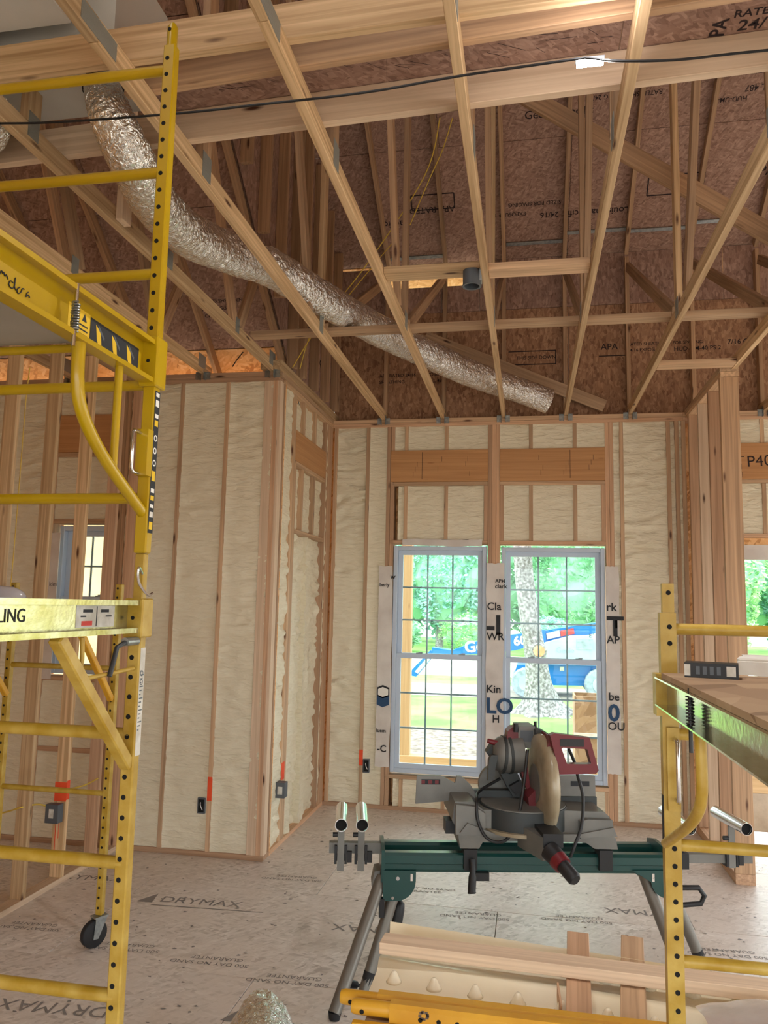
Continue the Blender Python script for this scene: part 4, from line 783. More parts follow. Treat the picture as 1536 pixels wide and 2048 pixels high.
for st_ in (((-8, 92), (0, 75), (10, 60), (16, 76), (22, 68), (28, 90), (36, 82), (46, 108)), ((74, 128), (60, 116), (50, 134), (62, 156), (80, 150), (87, 98), (82, 150), (94, 172)), ((112, 152), (97, 164), (100, 186), (116, 182), (126, 160), (136, 164)), ((166, 212), (160, 196), (146, 206), (152, 186), (160, 180))):
    hw.tube(spline([at(a_ / 2.8, 520 + b_ / 2.8, X=-1.1305) for a_, b_ in st_], 4), 0.0013, 5)
tag(hw.obj('handwriting', 'ink_black', t1), kind='stuff')
text('LING', 0.044, (-1.1308, 1.50, 1.914), (0, 1, 0), (0, 0, 1), 'ink_black', t1, 'handwriting')
pl = blk('paper_label', (-1.1318, 1.80, 1.895), (-1.1311, 1.985, 1.952), 'paper_label', t1, 0)
for lo, hi in (((1.893, 1.898), (1.897, 1.95)), ((1.83, 1.934), (1.875, 1.942)), ((1.915, 1.934), (1.955, 1.942)), ((1.82, 1.922), (1.845, 1.926)), ((1.94, 1.922), (1.97, 1.926))): blk('print_line', (-1.1310, lo[0], lo[1]), (-1.1306, hi[0], hi[1]), 'ink_black', pl, 0)
blk('print_line', (-1.131, 1.825, 1.9), (-1.1306, 1.875, 1.912), 'ink_red', pl, 0)
xs = XP + 0.0203
st = blk('post_sticker', (xs, 2.076, 2.165), (xs + 0.0006, 2.106, 2.592), 'ink_black', t1, 0)
for z, h, mt in ((2.575, 0.012, 'ink_white'), (2.545, 0.02, 'ink_white'), (2.51, 0.012, 'ink_white'), (2.485, 0.018, 'ink_yellow'), (2.44, 0.018, 'ink_white'), (2.40, 0.022, 'ink_white'), (2.365, 0.018, 'ink_white'), (2.32, 0.03, 'ink_yellow'), (2.285, 0.012, 'ink_white'), (2.262, 0.014, 'ink_yellow'), (2.24, 0.01, 'ink_white'), (2.212, 0.016, 'paper_label'), (2.176, 0.022, 'ink_yellow')):
    if h in (0.018, 0.022) and mt != 'ink_yellow': MB().ring((xs + 0.001, 2.091, z + h / 2), (1, 0, 0), 0.006, 0.010, 0.0005, 14).obj('print_mark', mt, st)
    else: blk('print_mark', (xs + 0.0007, 2.081, z), (xs + 0.0011, 2.101, z + h), mt, st, 0)
wl_ = blk('worn_paper_label', (xs, 2.078, 1.53), (xs + 0.0006, 2.106, 1.832), 'paper_label', t1, 0)
for k in range(16): blk('print_line', (xs + 0.0007, 2.082, 1.60 + k * 0.011), (xs + 0.001, 2.082 + 0.008 + 0.012 * ((k * 7) % 3) / 2, 1.6035 + k * 0.011), 'box_grey', wl_, 0)
for z in (1.735, 1.76): MB().ring((xs + 0.001, 2.09, z), (1, 0, 0), 0.006, 0.0085, 0.0005, 14).obj('print_mark', 'box_grey', wl_)

# --- low scaffold behind it
t2 = empty('rolling_scaffold', (-2.775, 3.4, 0), label='lower yellow rolling scaffold on casters standing behind the tall tower', cat='scaffold', group='yellow rolling scaffolds')
for y in (4.30, 2.48):
    for x in (-2.425, -3.13):
        post(t2, x, y, 0.17, 2.06, 'worn_yellow', y > 4, w=0.042); caster(t2, x, y, 0.075, yaw=2.6)
    for z in (0.485, 0.84, 1.20, 1.56): rung(t2, -3.13, -2.425, y, z, 'worn_yellow', 0.0165)
for x, sg in ((-2.45, 1), (-3.105, -1)):
    channel(t2, x, sg, 1.86, 1.95, 2.49, 4.28, 'worn_channel'); board('square_brace', (x + sg * 0.02, 3.85, 1.86), (x + sg * 0.02, 4.285, 1.38), 0.034, 0.034, 'amber_paint', t2, (1, 0, 0), 0.004)
blk('deck_board', (-3.1, 2.52, 1.925), (-2.455, 4.1, 1.941), 'plywood', t2)

# --- right scaffold with loaded deck
a3 = math.radians(0.6)
t3 = empty('rolling_scaffold', (0.375, 2.25, 0), a3, label='worn yellow rolling scaffold at the right with a loaded plywood deck', cat='scaffold', group='yellow rolling scaffolds')
def L3(mb, nm, mat, par=None, sm=None): return mb.obj(nm, mat, par or t3, True, sm)
PIT3 = 0.0446
for y in (0.0, -1.83):
    for x in (0.0, 0.75):
        MBp = MB().box((x - 0.021, y - 0.018, 0.17), (x + 0.021, y + 0.018, 1.965)); pp = L3(MBp, 'post', 'worn_yellow', sm=False)
        L3(MB().box((x - 0.013, y - 0.012, 1.9655), (x + 0.018, y + 0.012, 2.045)), 'post_spigot', 'worn_yellow', sm=False)
        mb = MB(); z = 0.5
        while z < 1.96:
            if not 1.37 < z < 1.86: mb.tube([(x + 0.003, y - 0.0188, z), (x + 0.003, y - 0.014, z)], 0.0068, 10)
            z += PIT3
        mb.tube([(x + 0.003, y - 0.0125, 2.02), (x + 0.003, y - 0.01, 2.02)], 0.0068, 10); tag(mb.obj('pin_holes', 'black_hole', t3, True), kind='stuff')
        M3 = W[t3] @ Vector((x, y, 0)); caster(t3, M3.x, M3.y, yaw=0.2)
    for z in (0.40, 0.73, 1.062, 1.353, 1.64, 1.921): L3(MB().tube([(0.02, y, z), (0.73, y, z)], 0.0155, 12), 'rung', 'worn_yellow')
for x, sg in ((-0.005, -1), (0.755, 1)):
    t = 0.004; fl = 0.034; z0, z1 = 1.716, 1.792
    prof = [(x, z0), (x + sg * fl, z0), (x + sg * fl, z0 + t), (x + sg * t, z0 + t), (x + sg * t, z1 - t), (x + sg * fl, z1 - t), (x + sg * fl, z1), (x, z1)]
    mb = MB(); n = 8; mb.add([(p[0], -1.82, p[1]) for p in prof] + [(p[0], -0.02, p[1]) for p in prof], [(i, i + n, (i + 1) % n + n, (i + 1) % n) for i in range(n)] + [(q, q + 1, q + 2, q + 3) for q in (0, 8)] + [(q + 4, q + 5, q + 6, q + 7) for q in (0, 8)] + [(q + 3, q + 4, q + 7, q) for q in (0, 8)])
    L3(mb, 'platform_rail', 'bright_channel', sm=False)
    L3(MB().box((x - 0.032 if sg < 0 else x - 0.03, -0.03, 1.69), (x + 0.03 if sg < 0 else x + 0.032, 0.024, 1.80)), 'rail_sleeve', 'worn_yellow', sm=False)
    xb = x + sg * 0.014
    L3(MB().tube(spline([(xb, -0.46, 1.716), (xb, -0.465, 1.64), (xb, -0.46, 1.585), (xb, -0.42, 1.54), (xb, -0.30, 1.475), (xb, -0.02, 1.36)], 6), 0.0125, 12), 'curved_brace', 'worn_yellow')
L3(MB().box((-0.028, -1.8, 1.7925), (0.778, -0.06, 1.806)), 'deck_board', 'plywood', sm=False)
hp = L3(MB().box((-0.012, -0.03, 1.445), (0.02, -0.0185, 1.66)), 'latch_bracket', 'worn_yellow', sm=False)
L3(MB().tube([(0.008, -0.03, 1.63), (0.008, -0.06, 1.63), (0.008, -0.066, 1.622), (0.008, -0.066, 1.482), (0.008, -0.06, 1.475), (0.008, -0.03, 1.475)], 0.0055, 8), 'pull_handle', 'chrome')
hel = [(-0.026 + 0.008 * math.cos(a), -0.40 + 0.008 * math.sin(a), 1.712 + 0.07 * a / 60) for a in [i * 0.55 for i in range(110)]]
L3(MB().tube(hel, 0.002, 5), 'spring', 'steel_dark'); L3(MB().tube([(-0.026, -0.40, 1.66), (-0.026, -0.40, 1.80)], 0.0045, 8), 'spring_pin', 'steel_dark')
L3(MB().box((-0.0222, -0.012, 1.36), (-0.0212, 0.012, 1.48)), 'post_sticker', 'ink_black', sm=False)
cb = empty('carton', (0.455, 2.10, 1.8065), math.radians(-14), label='small black carton lying on the right scaffold deck', cat='carton')
MB().box((-0.062, -0.04, 0), (0.062, 0.04, 0.036)).obj('carton_body', 'black_plastic', cb, True, False); MB().box((0.035, -0.0406, 0.006), (0.056, -0.04, 0.03)).obj('carton_label', 'paper_label', cb, True, False)
MB().box((-0.062, -0.0405, 0.004), (-0.048, -0.04, 0.032)).box((-0.0625, -0.035, 0.005), (-0.062, 0.03, 0.03)).obj('carton_end', 'paper_label', cb, True, False)
for k in range(4): MB().box((-0.035 + k * 0.016, -0.0406, 0.008), (-0.026 + k * 0.016, -0.04, 0.028)).obj('print_line', 'box_grey', cb, True, False)
mb = MB(); vs = []; rr = random.Random(8); N = 26; loop = []
for i in range(N):
    t = i / N; 
    x, y = (0.0 + 0.5 * t * 4, 0) if t < 0.25 else ((0.5, 0.42 * (t - 0.25) * 4) if t < 0.5 else ((0.5 - 0.5 * (t - 0.5) * 4, 0.42) if t < 0.75 else (0, 0.42 - 0.42 * (t - 0.75) * 4)))
    loop.append((x + rr.uniform(-0.008, 0.008), y + rr.uniform(-0.008, 0.008)))
c3, s3 = math.cos(0.42), math.sin(0.42); R3 = lambda x, y: (0.545 + x * c3 + y * s3 * 0.6, 2.20 - x * s3 + y * c3)
mb.prism([R3(*p) for p in loop], 1.8065, 1.842, 2); tag(mb.obj('foam_slab', 'white_board', smooth=False), 'white foam board slab with ragged edges on the right scaffold deck', 'foam board')
bg_ = empty('wrapped_roll', (-1.27, 1.52, 1.942), label='dark brown roll in clear plastic on the lower deck at the left edge', cat='roll')
mb = MB(); mb.tube(spline([(-1.50, 1.56, 1.995), (-1.36, 1.56, 2.0), (-1.25, 1.575, 1.998), (-1.235, 1.578, 1.996)], 4), [0.052] * 11 + [0.045, 0.02], 14, True, lambda i, j, p: 1 + 0.08 * noise.noise((i, j, 2))); mb.obj('roll', 'brown_bag', bg_)
mb = MB(); mb.tube(spline([(-1.30, 1.62, 1.965), (-1.22, 1.645, 1.967), (-1.18, 1.66, 1.962)], 5), [0.03, 0.031, 0.03, 0.03, 0.03, 0.028, 0.028, 0.025, 0.022, 0.018, 0.012], 12, True, lambda i, j, p: 1 + 0.25 * noise.noise((i, j, 7))); mb.obj('plastic_wrap', 'cellophane', bg_)
# ------------------------------------------------------------------ saw stand
SA = math.radians(13)
sd = empty('saw_stand', (-0.03, 4.475, 0), SA, label='dark green folding saw stand with grey splayed legs and chrome rollers', cat='saw stand')
def LS_(mb, nm, mat, par=None, sm=None): return mb.obj(nm, mat, par or sd, True, sm)
def rail(v0, v1, z0, z1, u0, u1, nm):
    c = 0.014; mb = MB(); p = [(v0 + c, z0), (v1 - c, z0), (v1, z0 + c), (v1, z1 - c), (v1 - c, z1), (v0 + c, z1), (v0, z1 - c), (v0, z0 + 0.045), (v0 + 0.008, z0 + 0.04), (v0 + 0.008, z0 + c)]
    mb.prism(p, u0, u1, 0); return LS_(mb, nm, 'green_paint', sm=False)
rail(-0.14, -0.07, 0.578, 0.675, -0.765, 0.735, 'front_rail'); rail(0.07, 0.14, 0.578, 0.668, -0.765, 0.795, 'rear_rail')
for u in (-0.782, 0.742): LS_(MB().prism([(-0.145, 0.53), (0.145, 0.53), (0.145, 0.685), (0.06, 0.705), (-0.06, 0.705), (-0.145, 0.69)], u, u + 0.018, 0), 'end_plate', 'green_paint', sm=False)
def arc(cx, cz, r, a0, a1, n=6): return [(cx + r * math.cos(math.radians(a0 + (a1 - a0) * i / n)), cz + r * math.sin(math.radians(a0 + (a1 - a0) * i / n))) for i in range(n + 1)]
for v in (-0.15, 0.142):
    b1 = LS_(MB().prism([(-0.775, 0.59), (-0.60, 0.59)] + arc(-0.70, 0.54, 0.10, 0, -80) + [(-0.77, 0.44)], v, v + 0.008, 1), 'leg_bracket', 'green_paint', sm=False)
    if v < 0:
        LS_(MB().tube([(-0.695, v - 0.002, 0.552), (-0.695, v + 0.001, 0.552)], 0.010, 10), 'bolt', 'chrome', b1); LS_(MB().box((-0.628, v - 0.001, 0.54), (-0.616, v + 0.0005, 0.575)), 'slot', 'osb_floor', b1, False); LS_(MB().tube([(-0.72, v - 0.002, 0.455), (-0.72, v + 0.001, 0.455)], 0.008, 8), 'bolt', 'chrome', b1)
    b2 = LS_(MB().prism([(0.55, 0.60), (0.76, 0.60), (0.76, 0.45)] + arc(0.74, 0.55, 0.09, 265, 185), v, v + 0.008, 1), 'leg_bracket', 'green_paint', sm=False)
    if v < 0: LS_(MB().box((0.655, v - 0.001, 0.545), (0.668, v + 0.0005, 0.585)), 'slot', 'osb_floor', b2, False)
for top, foot, boot in (((-0.775, -0.09, 0.54), (-1.005, -0.425, 0.028), 0), ((-0.675, -0.04, 0.55), (-0.868, -0.228, 0.0), 1), ((0.64, -0.07, 0.56), (0.785, -0.36, 0.0), 1), ((0.79, 0.08, 0.56), (1.03, 0.07, 0.0), 1)):
    a, b = Vector(top), Vector(foot); lg = LS_(MB().tube([a, b], [0.032, 0.031], 14), 'leg', 'leg_grey')
    if boot: LS_(MB().tube([b + (a - b) * 0.20, b + (a - b) * 0.0], [0.033, 0.028], 12), 'leg_boot', 'rubber', lg)
    else: LS_(MB().tube([b + (a - b) * 0.012, b - Vector((0, 0, 0.026))], [0.032, 0.026], 12), 'leg_tip', 'rubber', lg)
LS_(MB().prism([(-0.80, 0.42), (-0.83, 0.50), (-0.815, 0.57), (-0.785, 0.575), (-0.785, 0.42)], -0.10, 0.02, 1), 'hinge_block', 'saw_grey', sm=False); LS_(MB().box((-0.79, -0.155, 0.36), (-0.762, -0.115, 0.45)), 'release_catch', 'black_plastic', sm=False)
for s, u_in, u_out, ups in ((-1, -0.77, -1.06, (-0.997, -0.888)), (1, 0.76, 1.27, (0.845, 1.150))):
    z0, z1 = (0.636, 0.69) if s < 0 else (0.60, 0.645)
    arm = LS_(MB().box((min(u_in, u_out), -0.02, z0), (max(u_in, u_out), 0.02, z1)), 'extension_arm', 'saw_grey', sm=False)
    for u in ups:
        uf = LS_(MB().box((u - 0.018, -0.034, 0.55 if s < 0 else 0.58), (u + 0.018, -0.022, 0.80)), 'roller_upright', 'saw_grey', sm=False)
        LS_(MB().tube([(u, -0.20, 0.83), (u, 0.15, 0.83)], 0.033, 20, False).ring((u, -0.20, 0.83), (0, 1, 0), 0.030, 0.033, 0.002, 20).ring((u, 0.15, 0.83), (0, 1, 0), 0.030, 0.033, 0.002, 20), 'roller', 'chrome', uf)
        LS_(MB().tube([(u, -0.185, 0.83), (u, -0.18, 0.83)], 0.0305, 20), 'roller_plug', 'black_hole', uf)
        LS_(MB().box((u - 0.034, -0.036, 0.585), (u - 0.0205, 0.03, 0.68)).box((u + 0.0205, -0.036, 0.585), (u + 0.034, 0.03, 0.68)).box((u - 0.034, 0.0205, 0.585), (u + 0.034, 0.03, 0.68)), 'clamp_block', 'black_plastic', uf, False)
        LS_(MB().tube([(u - 0.018, -0.028, 0.735), (u - 0.045, -0.028, 0.735)], 0.013, 10), 'clamp_knob', 'black_plastic', uf); LS_(MB().box((u + 0.0345, -0.04, 0.595), (u + 0.06, -0.01, 0.65)), 'clamp_knob', 'black_plastic', uf, False)
LS_(MB().box((0.80, -0.05, 0.575), (0.90, 0.03, 0.66)), 'clamp_block', 'black_plastic', sm=False); LS_(MB().tube([(0.78, -0.16, 0.52), (0.90, -0.16, 0.52), (0.93, -0.16, 0.48), (0.91, -0.16, 0.44), (0.78, -0.16, 0.43)], 0.014, 8), 'carry_handle', 'black_plastic')
for u in (-0.315, 0.405):
    mt = LS_(MB().box((u - 0.035, -0.165, 0.60), (u + 0.035, -0.08, 0.705)).box((u - 0.03, -0.08, 0.676), (u + 0.03, 0.16, 0.705)), 'saw_mount', 'black_plastic', sm=False)
    if u < 0: LS_(MB().tube(spline([(u + 0.005, -0.18, 0.66), (u + 0.005, -0.20, 0.60), (u, -0.21, 0.52), (u, -0.215, 0.50)], 4), [0.016] * 5 + [0.021] * 5 + [0.023, 0.022, 0.014], 12), 'mount_lever', 'black_plastic', mt); LS_(MB().box((u + 0.03, -0.16, 0.545), (u + 0.10, -0.12, 0.585)), 'mount_foot', 'black_plastic', mt, False)

# ------------------------------------------------------------------ mitre saw
ms = empty('mitre_saw', (-0.03, 4.475, 0.708), SA, label='large red and grey mitre saw clamped on the green stand', cat='mitre saw')
W[ms] = W[sd].copy(); ms.matrix_basis = W[sd]      # shares the stand's axes
def LM(mb, nm, mat, par=None, sm=None): return mb.obj(nm, mat, par or ms, True, sm)
LM(MB().prism([(-0.37, 0.708), (-0.27, 0.708), (-0.25, 0.742), (-0.10, 0.748), (0.12, 0.748), (0.30, 0.742), (0.345, 0.712), (0.47, 0.71), (0.46, 0.765), (0.435, 0.79), (0.428, 0.875), (0.40, 0.90), (0.20, 0.905), (0.16, 0.905), (-0.25, 0.905), (-0.30, 0.945), (-0.40, 0.945), (-0.415, 0.85), (-0.385, 0.80)], -0.16, 0.20, 1), 'base', 'saw_grey', sm=False)
LM(MB().prism([(-0.38, 0.80), (-0.26, 0.785), (-0.10, 0.78), (0.12, 0.78), (0.30, 0.785), (0.45, 0.79), (0.43, 0.835), (0.25, 0.80), (-0.2, 0.80), (-0.34, 0.85)], -0.215, -0.2005, 1), 'base_lip', 'saw_grey', sm=False)
LM(MB().prism([(-0.40, 0.79), (-0.245, 0.772), (-0.245, 0.895), (-0.30, 0.93), (-0.40, 0.938)], -0.20, -0.1605, 1), 'base_front', 'saw_grey', sm=False); LM(MB().prism([(0.26, 0.772), (0.438, 0.79), (0.43, 0.868), (0.30, 0.872), (0.26, 0.86)], -0.20, -0.1605, 1), 'base_front', 'saw_grey', sm=False)
mb = MB(); mb.tube([(-0.01, -0.03, 0.80), (-0.01, -0.03, 0.912)], 0.235, 40); tb = LM(mb, 'turntable', 'saw_dark')
LM(MB().tube([(-0.01, -0.03, 0.912), (-0.01, -0.03, 0.918)], 0.228, 40), 'turntable_top', 'saw_grey', tb); LM(MB().prism(arc(-0.01, -0.03, 0.262, 195, 265, 12) + arc(-0.01, -0.03, 0.236, 265, 195, 12), 0.795, 0.812, 2), 'mitre_scale', 'guard_amber', tb, False)
LM(MB().prism([(-0.075, -0.20), (0.085, -0.20), (0.075, -0.43), (0.0, -0.44)], 0.735, 0.845, 2), 'mitre_arm', 'saw_grey', sm=False)
kn = LM(MB().tube([(0.035, -0.43, 0.785), (0.075, -0.50, 0.745)], [0.05, 0.042], 16), 'mitre_lock', 'black_plastic'); LM(MB().tube([(0.062, -0.475, 0.757), (0.08, -0.51, 0.737)], [0.047, 0.044], 18), 'lock_collar', 'saw_red', kn); LM(MB().tube([(0.08, -0.51, 0.737), (0.115, -0.575, 0.70), (0.12, -0.585, 0.695)], [0.034, 0.034, 0.025], 16), 'lock_knob', 'black_plastic', kn)
LM(MB().box((-0.0, -0.445, 0.80), (0.10, -0.25, 0.865)), 'arm_cover', 'black_plastic', kn, False)
f1 = LM(MB().prism([(-0.59, 0.88), (-0.585, 1.03), (-0.455, 1.033), (-0.372, 0.992), (-0.362, 1.03), (-0.337, 1.03), (-0.285, 0.985), (-0.262, 0.95), (-0.256, 0.905), (-0.34, 0.903)], 0.05, 0.072, 1), 'fence', 'saw_grey', sm=False)
LM(MB().box((-0.56, 0.0485, 0.985), (-0.455, 0.05, 1.012)), 'fence_marking', 'ink_black', f1, False); LM(MB().box((-0.56, 0.047, 0.989), (-0.54, 0.0484, 1.008)).box((-0.522, 0.047, 0.989), (-0.50, 0.0484, 1.008)).box((-0.484, 0.047, 0.989), (-0.464, 0.0484, 1.008)), 'fence_window', 'saw_red', f1, False)
f2 = LM(MB().prism([(0.20, 0.93), (0.20, 1.028), (0.215, 1.04), (0.418, 1.04), (0.42, 0.93)], 0.05, 0.072, 1), 'fence', 'saw_grey', sm=False); LM(MB().box((0.28, 0.0485, 0.985), (0.385, 0.05, 1.012)), 'fence_marking', 'ink_black', f2, False)
LM(MB().box((0.19, 0.045, 0.80), (0.425, 0.09, 0.928)), 'fence_support', 'saw_dark', sm=False); LM(MB().box((-0.30, 0.055, 0.86), (0.0, 0.1, 0.955)), 'fence_support', 'saw_dark', sm=False)
# blade guard, seen nearly edge-on
th = math.radians(-2.5); ax = Vector((math.cos(th), -math.sin(th), 0)); c = Vector((0.078, -0.10, 1.032))
prof = [(-0.036, 0.02), (-0.037, 0.17), (-0.034, 0.225), (-0.022, 0.252), (0, 0.26), (0.022, 0.252), (0.034, 0.225), (0.037, 0.17), (0.036, 0.02)]
g = LM(MB().tube([c + ax * a for a, _ in prof], [r for _, r in prof], 40), 'blade_guard', 'guard_amber')
LM(MB().tube([c + ax * -0.040, c + ax * -0.0385], 0.10, 24), 'blade_flange', 'saw_grey', g); LM(MB().tube([c + ax * 0.0385, c + ax * 0.052, c + ax * 0.056], [0.05, 0.045, 0.02], 18), 'arbor_cap', 'saw_dark', g)
LM(MB().prism([(0.0, 0.96), (0.01, 0.86), (0.045, 0.775), (0.075, 0.775), (0.06, 0.90), (0.04, 1.0)], -0.12, 0.02, 1), 'lower_guard_plate', 'saw_red', sm=False)
# head: motor, red casting, gear case
mo = LM(MB().tube([(-0.165, 0.02, 1.15), (-0.155, 0.02, 1.15), (-0.12, 0.025, 1.155), (-0.06, 0.03, 1.16), (0.0, 0.03, 1.165)], [0.05, 0.078, 0.098, 0.104, 0.104], 24), 'motor', 'saw_grey'); LM(MB().tube([(-0.12, 0.022, 1.158), (-0.105, 0.023, 1.157)], 0.103, 24).tube([(-0.085, 0.025, 1.16), (-0.07, 0.026, 1.161)], 0.107, 24), 'motor_band', 'saw_dark', mo)
LM(MB().prism([(-0.095, 1.25), (-0.09, 1.29), (-0.065, 1.312), (-0.04, 1.316), (-0.02, 1.22), (0.02, 1.10), (0.035, 0.99), (0.015, 0.98), (-0.012, 1.06), (-0.04, 1.17)], -0.02, 0.06, 1), 'red_casting', 'saw_red', sm=False)
hd = LM(MB().prism([(-0.04, 1.20), (-0.028, 1.316), (0.062, 1.318), (0.075, 1.20)], -0.02, 0.14, 1), 'gear_case', 'saw_grey', sm=False); LM(MB().prism([(0.062, 1.20), (0.055, 1.305), (0.075, 1.31), (0.135, 1.282), (0.15, 1.22), (0.14, 1.18)], -0.06, 0.12, 1), 'gear_cover', 'saw_dark', hd, False)
LM(MB().box((-0.02, -0.0215, 1.235), (0.05, -0.02, 1.295)), 'rating_plate', 'box_grey', hd, False); LM(MB().tube([(-0.05, -0.04, 1.29), (-0.05, -0.04, 1.335)], 0.014, 10).tube([(0.08, 0.05, 1.30), (0.08, 0.05, 1.335)], 0.009, 8), 'brush_cap', 'black_plastic', hd)
LM(MB().prism([(-0.20, 1.165), (-0.17, 1.205), (-0.13, 1.20), (-0.05, 1.10), (0.01, 0.99), (0.005, 0.93), (-0.05, 0.93), (-0.085, 0.985), (-0.14, 1.09)], 0.03, 0.10, 1), 'pivot_arm', 'saw_dark', sm=False)
LM(MB().prism([(-0.20, 1.14), (-0.185, 1.165), (-0.15, 1.165), (-0.175, 1.03), (-0.205, 1.03)], -0.05, -0.01, 1), 'dust_chute', 'saw_dark', sm=False)
LM(MB().tube([(-0.11, 0.13, 0.97), (-0.11, 0.17, 0.97)], 0.115, 26), 'bevel_scale', 'saw_grey'); LM(MB().prism([(-0.075, 0.99), (-0.04, 0.945), (0.005, 0.985), (-0.02, 1.02)], 0.0, 0.03, 1), 'bevel_pointer', 'black_plastic', sm=False)
LM(MB().tube([(-0.20, 0.0, 1.235), (-0.165, 0.0, 1.225), (-0.12, 0.0, 1.22)], [0.012, 0.015, 0.012], 10), 'lift_lever', 'saw_red')
# D handle
o4 = [(0.078, 1.312), (0.10, 1.324), (0.287, 1.303), (0.332, 1.140), (0.318, 1.122), (0.128, 1.117)]; i4 = [(0.138, 1.246), (0.145, 1.252), (0.273, 1.246), (0.293, 1.174), (0.288, 1.170), (0.166, 1.170)]
mb = MB(); n = 6; vs = [(p[0], v, p[1]) for v in (-0.285, -0.235) for ring in (o4, i4) for p in ring]
fs = []
for i in range(n):
    j = (i + 1) % n; fs += [(i, j, 6 + j, 6 + i), (12 + i, 18 + i, 18 + j, 12 + j), (i, 12 + i, 12 + j, j), (6 + i, 6 + j, 18 + j, 18 + i)]
mb.add(vs, fs); dh = LM(mb, 'handle', 'saw_red', sm=False); LM(MB().box((0.13, -0.287, 1.258), (0.255, -0.2345, 1.296)), 'trigger_panel', 'black_plastic', dh, False)
LM(MB().prism([(0.06, 1.20), (0.09, 1.30), (0.13, 1.28), (0.15, 1.15), (0.11, 1.12)], -0.24, -0.04, 1), 'handle_arm', 'saw_red', dh, False)
cdn = LM(MB().tube(spline([(-0.12, 0.05, 1.02), (-0.25, -0.02, 0.965), (-0.287, -0.18, 0.955), (-0.287, -0.21, 0.87), (-0.25, -0.23, 0.79), (-0.19, -0.24, 0.765), (-0.13, -0.23, 0.785), (-0.075, -0.22, 0.89), (-0.04, -0.2, 1.06), (-0.015, -0.17, 1.22)], 7), 0.0085, 8), 'power_cord', 'black_plastic')
LM(MB().tube(spline([(0.20, -0.20, 1.23), (0.235, -0.18, 1.16), (0.24, -0.22, 1.10), (0.255, -0.26, 1.0), (0.235, -0.3, 0.87), (0.19, -0.33, 0.78), (0.165, -0.33, 0.72)], 7), 0.0085, 8), 'power_cord', 'black_plastic')
LM(MB().tube(spline([(-0.62, 0.10, 0.60), (-0.655, 0.02, 0.45), (-0.675, 0.0, 0.38), (-0.70, -0.02, 0.25), (-0.73, -0.05, 0.12), (-0.80, -0.10, 0.03), (-0.90, -0.16, 0.03)], 6), [0.008] * 12 + [0.03, 0.034, 0.036, 0.036, 0.036, 0.034, 0.034, 0.032, 0.028, 0.02, 0.012, 0.009] + [0.008] * 13, 10), 'coiled_cord', 'black_plastic')
LM(MB().box((-0.44, -0.10, 0.765), (-0.385, 0.0, 0.83)), 'side_clamp', 'black_plastic', sm=False)
LM(MB().tube([(-0.895, -0.15, 0.03), (-0.945, -0.17, 0.045)], [0.018, 0.022], 8), 'plug', 'black_plastic')

# ------------------------------------------------------------------ material pile at the lower right
wt = empty('work_table', (0.35, 2.78, 0), label='plywood topped trestle under the pile at the lower right', cat='work table')
blk('table_top', (-0.50, 2.40, 0.675), (1.35, 3.04, 0.693), 'plywood', wt); blk('apron', (-0.50, 2.402, 0.60), (1.34, 2.44, 0.6745), 'web_wood', wt)
for x in (-0.4, 1.2):
    for y in (2.48, 3.02): board('leg', (x, y, 0.6), (x + (0.0), y + (-0.05 if y < 2.7 else 0.05), 0.0), 0.085, T, 'pine_stud', wt)
tp = empty('dimpled_tray', (0.3, 2.78, 0.6735), label='cream plastic dimpled tray panel with an upturned far lip under the boards', cat='plastic panel')
# sheet profile across the depth (y, z): flat pan, a rib, then a curled far lip
pf = [(2.60, 0.697), (2.64, 0.704), (2.72, 0.705), (2.80, 0.706), (2.83, 0.730), (2.865, 0.734), (2.89, 0.711), (2.95, 0.710), (3.01, 0.711), (3.04, 0.722), (3.056, 0.748), (3.06, 0.772)]; SHR = 0.13
mb = MB(); XS = [-0.52 + 0.1 * i for i in range(20)]; vs = []
for x in XS:
    for (y, z) in pf: vs.append((x, y - SHR * (x + 0.52), z))
for x in XS:
    for (y, z) in pf: vs.append((x, y - SHR * (x + 0.52) + 0.001, z - 0.003))
n = len(pf); K = len(XS) * n
fs = [(i * n + j, (i + 1) * n + j, (i + 1) * n + j + 1, i * n + j + 1) for i in range(len(XS) - 1) for j in range(n - 1)]
fs += [(K + a, K + d, K + c_, K + b) for a, b, c_, d in fs]
fs += [(i * n + n - 1, (i + 1) * n + n - 1, K + (i + 1) * n + n - 1, K + i * n + n - 1) for i in range(len(XS) - 1)] + [(j, j + 1, K + j + 1, K + j) for j in range(n - 1)]
mb.add(vs, fs); mb.sm = True; mb.obj('tray_sheet', 'cream_plastic', tp)
cone = MB(); cone.tube([(0, 0, 0), (0, 0, 0.008), (0, 0, 0.03), (0, 0, 0.036)], [0.028, 0.022, 0.011, 0.006], 14)
cm = None
for y, z in ((2.75, 0.704), (3.0, 0.709)):
    for k in range(15):
        x = -0.449 + k * 0.138 + (0.015 if y > 2.8 else 0); yy = y - SHR * (x + 0.52)
        if yy < 2.61 or x > 1.3: continue
        M = Matrix.Translation((x, yy, z))
        if cm is None:
            me = bpy.data.meshes.new('dimple'); me.from_pydata(cone.v, [], cone.f); me.materials.append(MATS['cream_plastic']); me.polygons.foreach_set('use_smooth', [True] * len(me.polygons)); cm = me
        link('dimple', cm, tp, M)
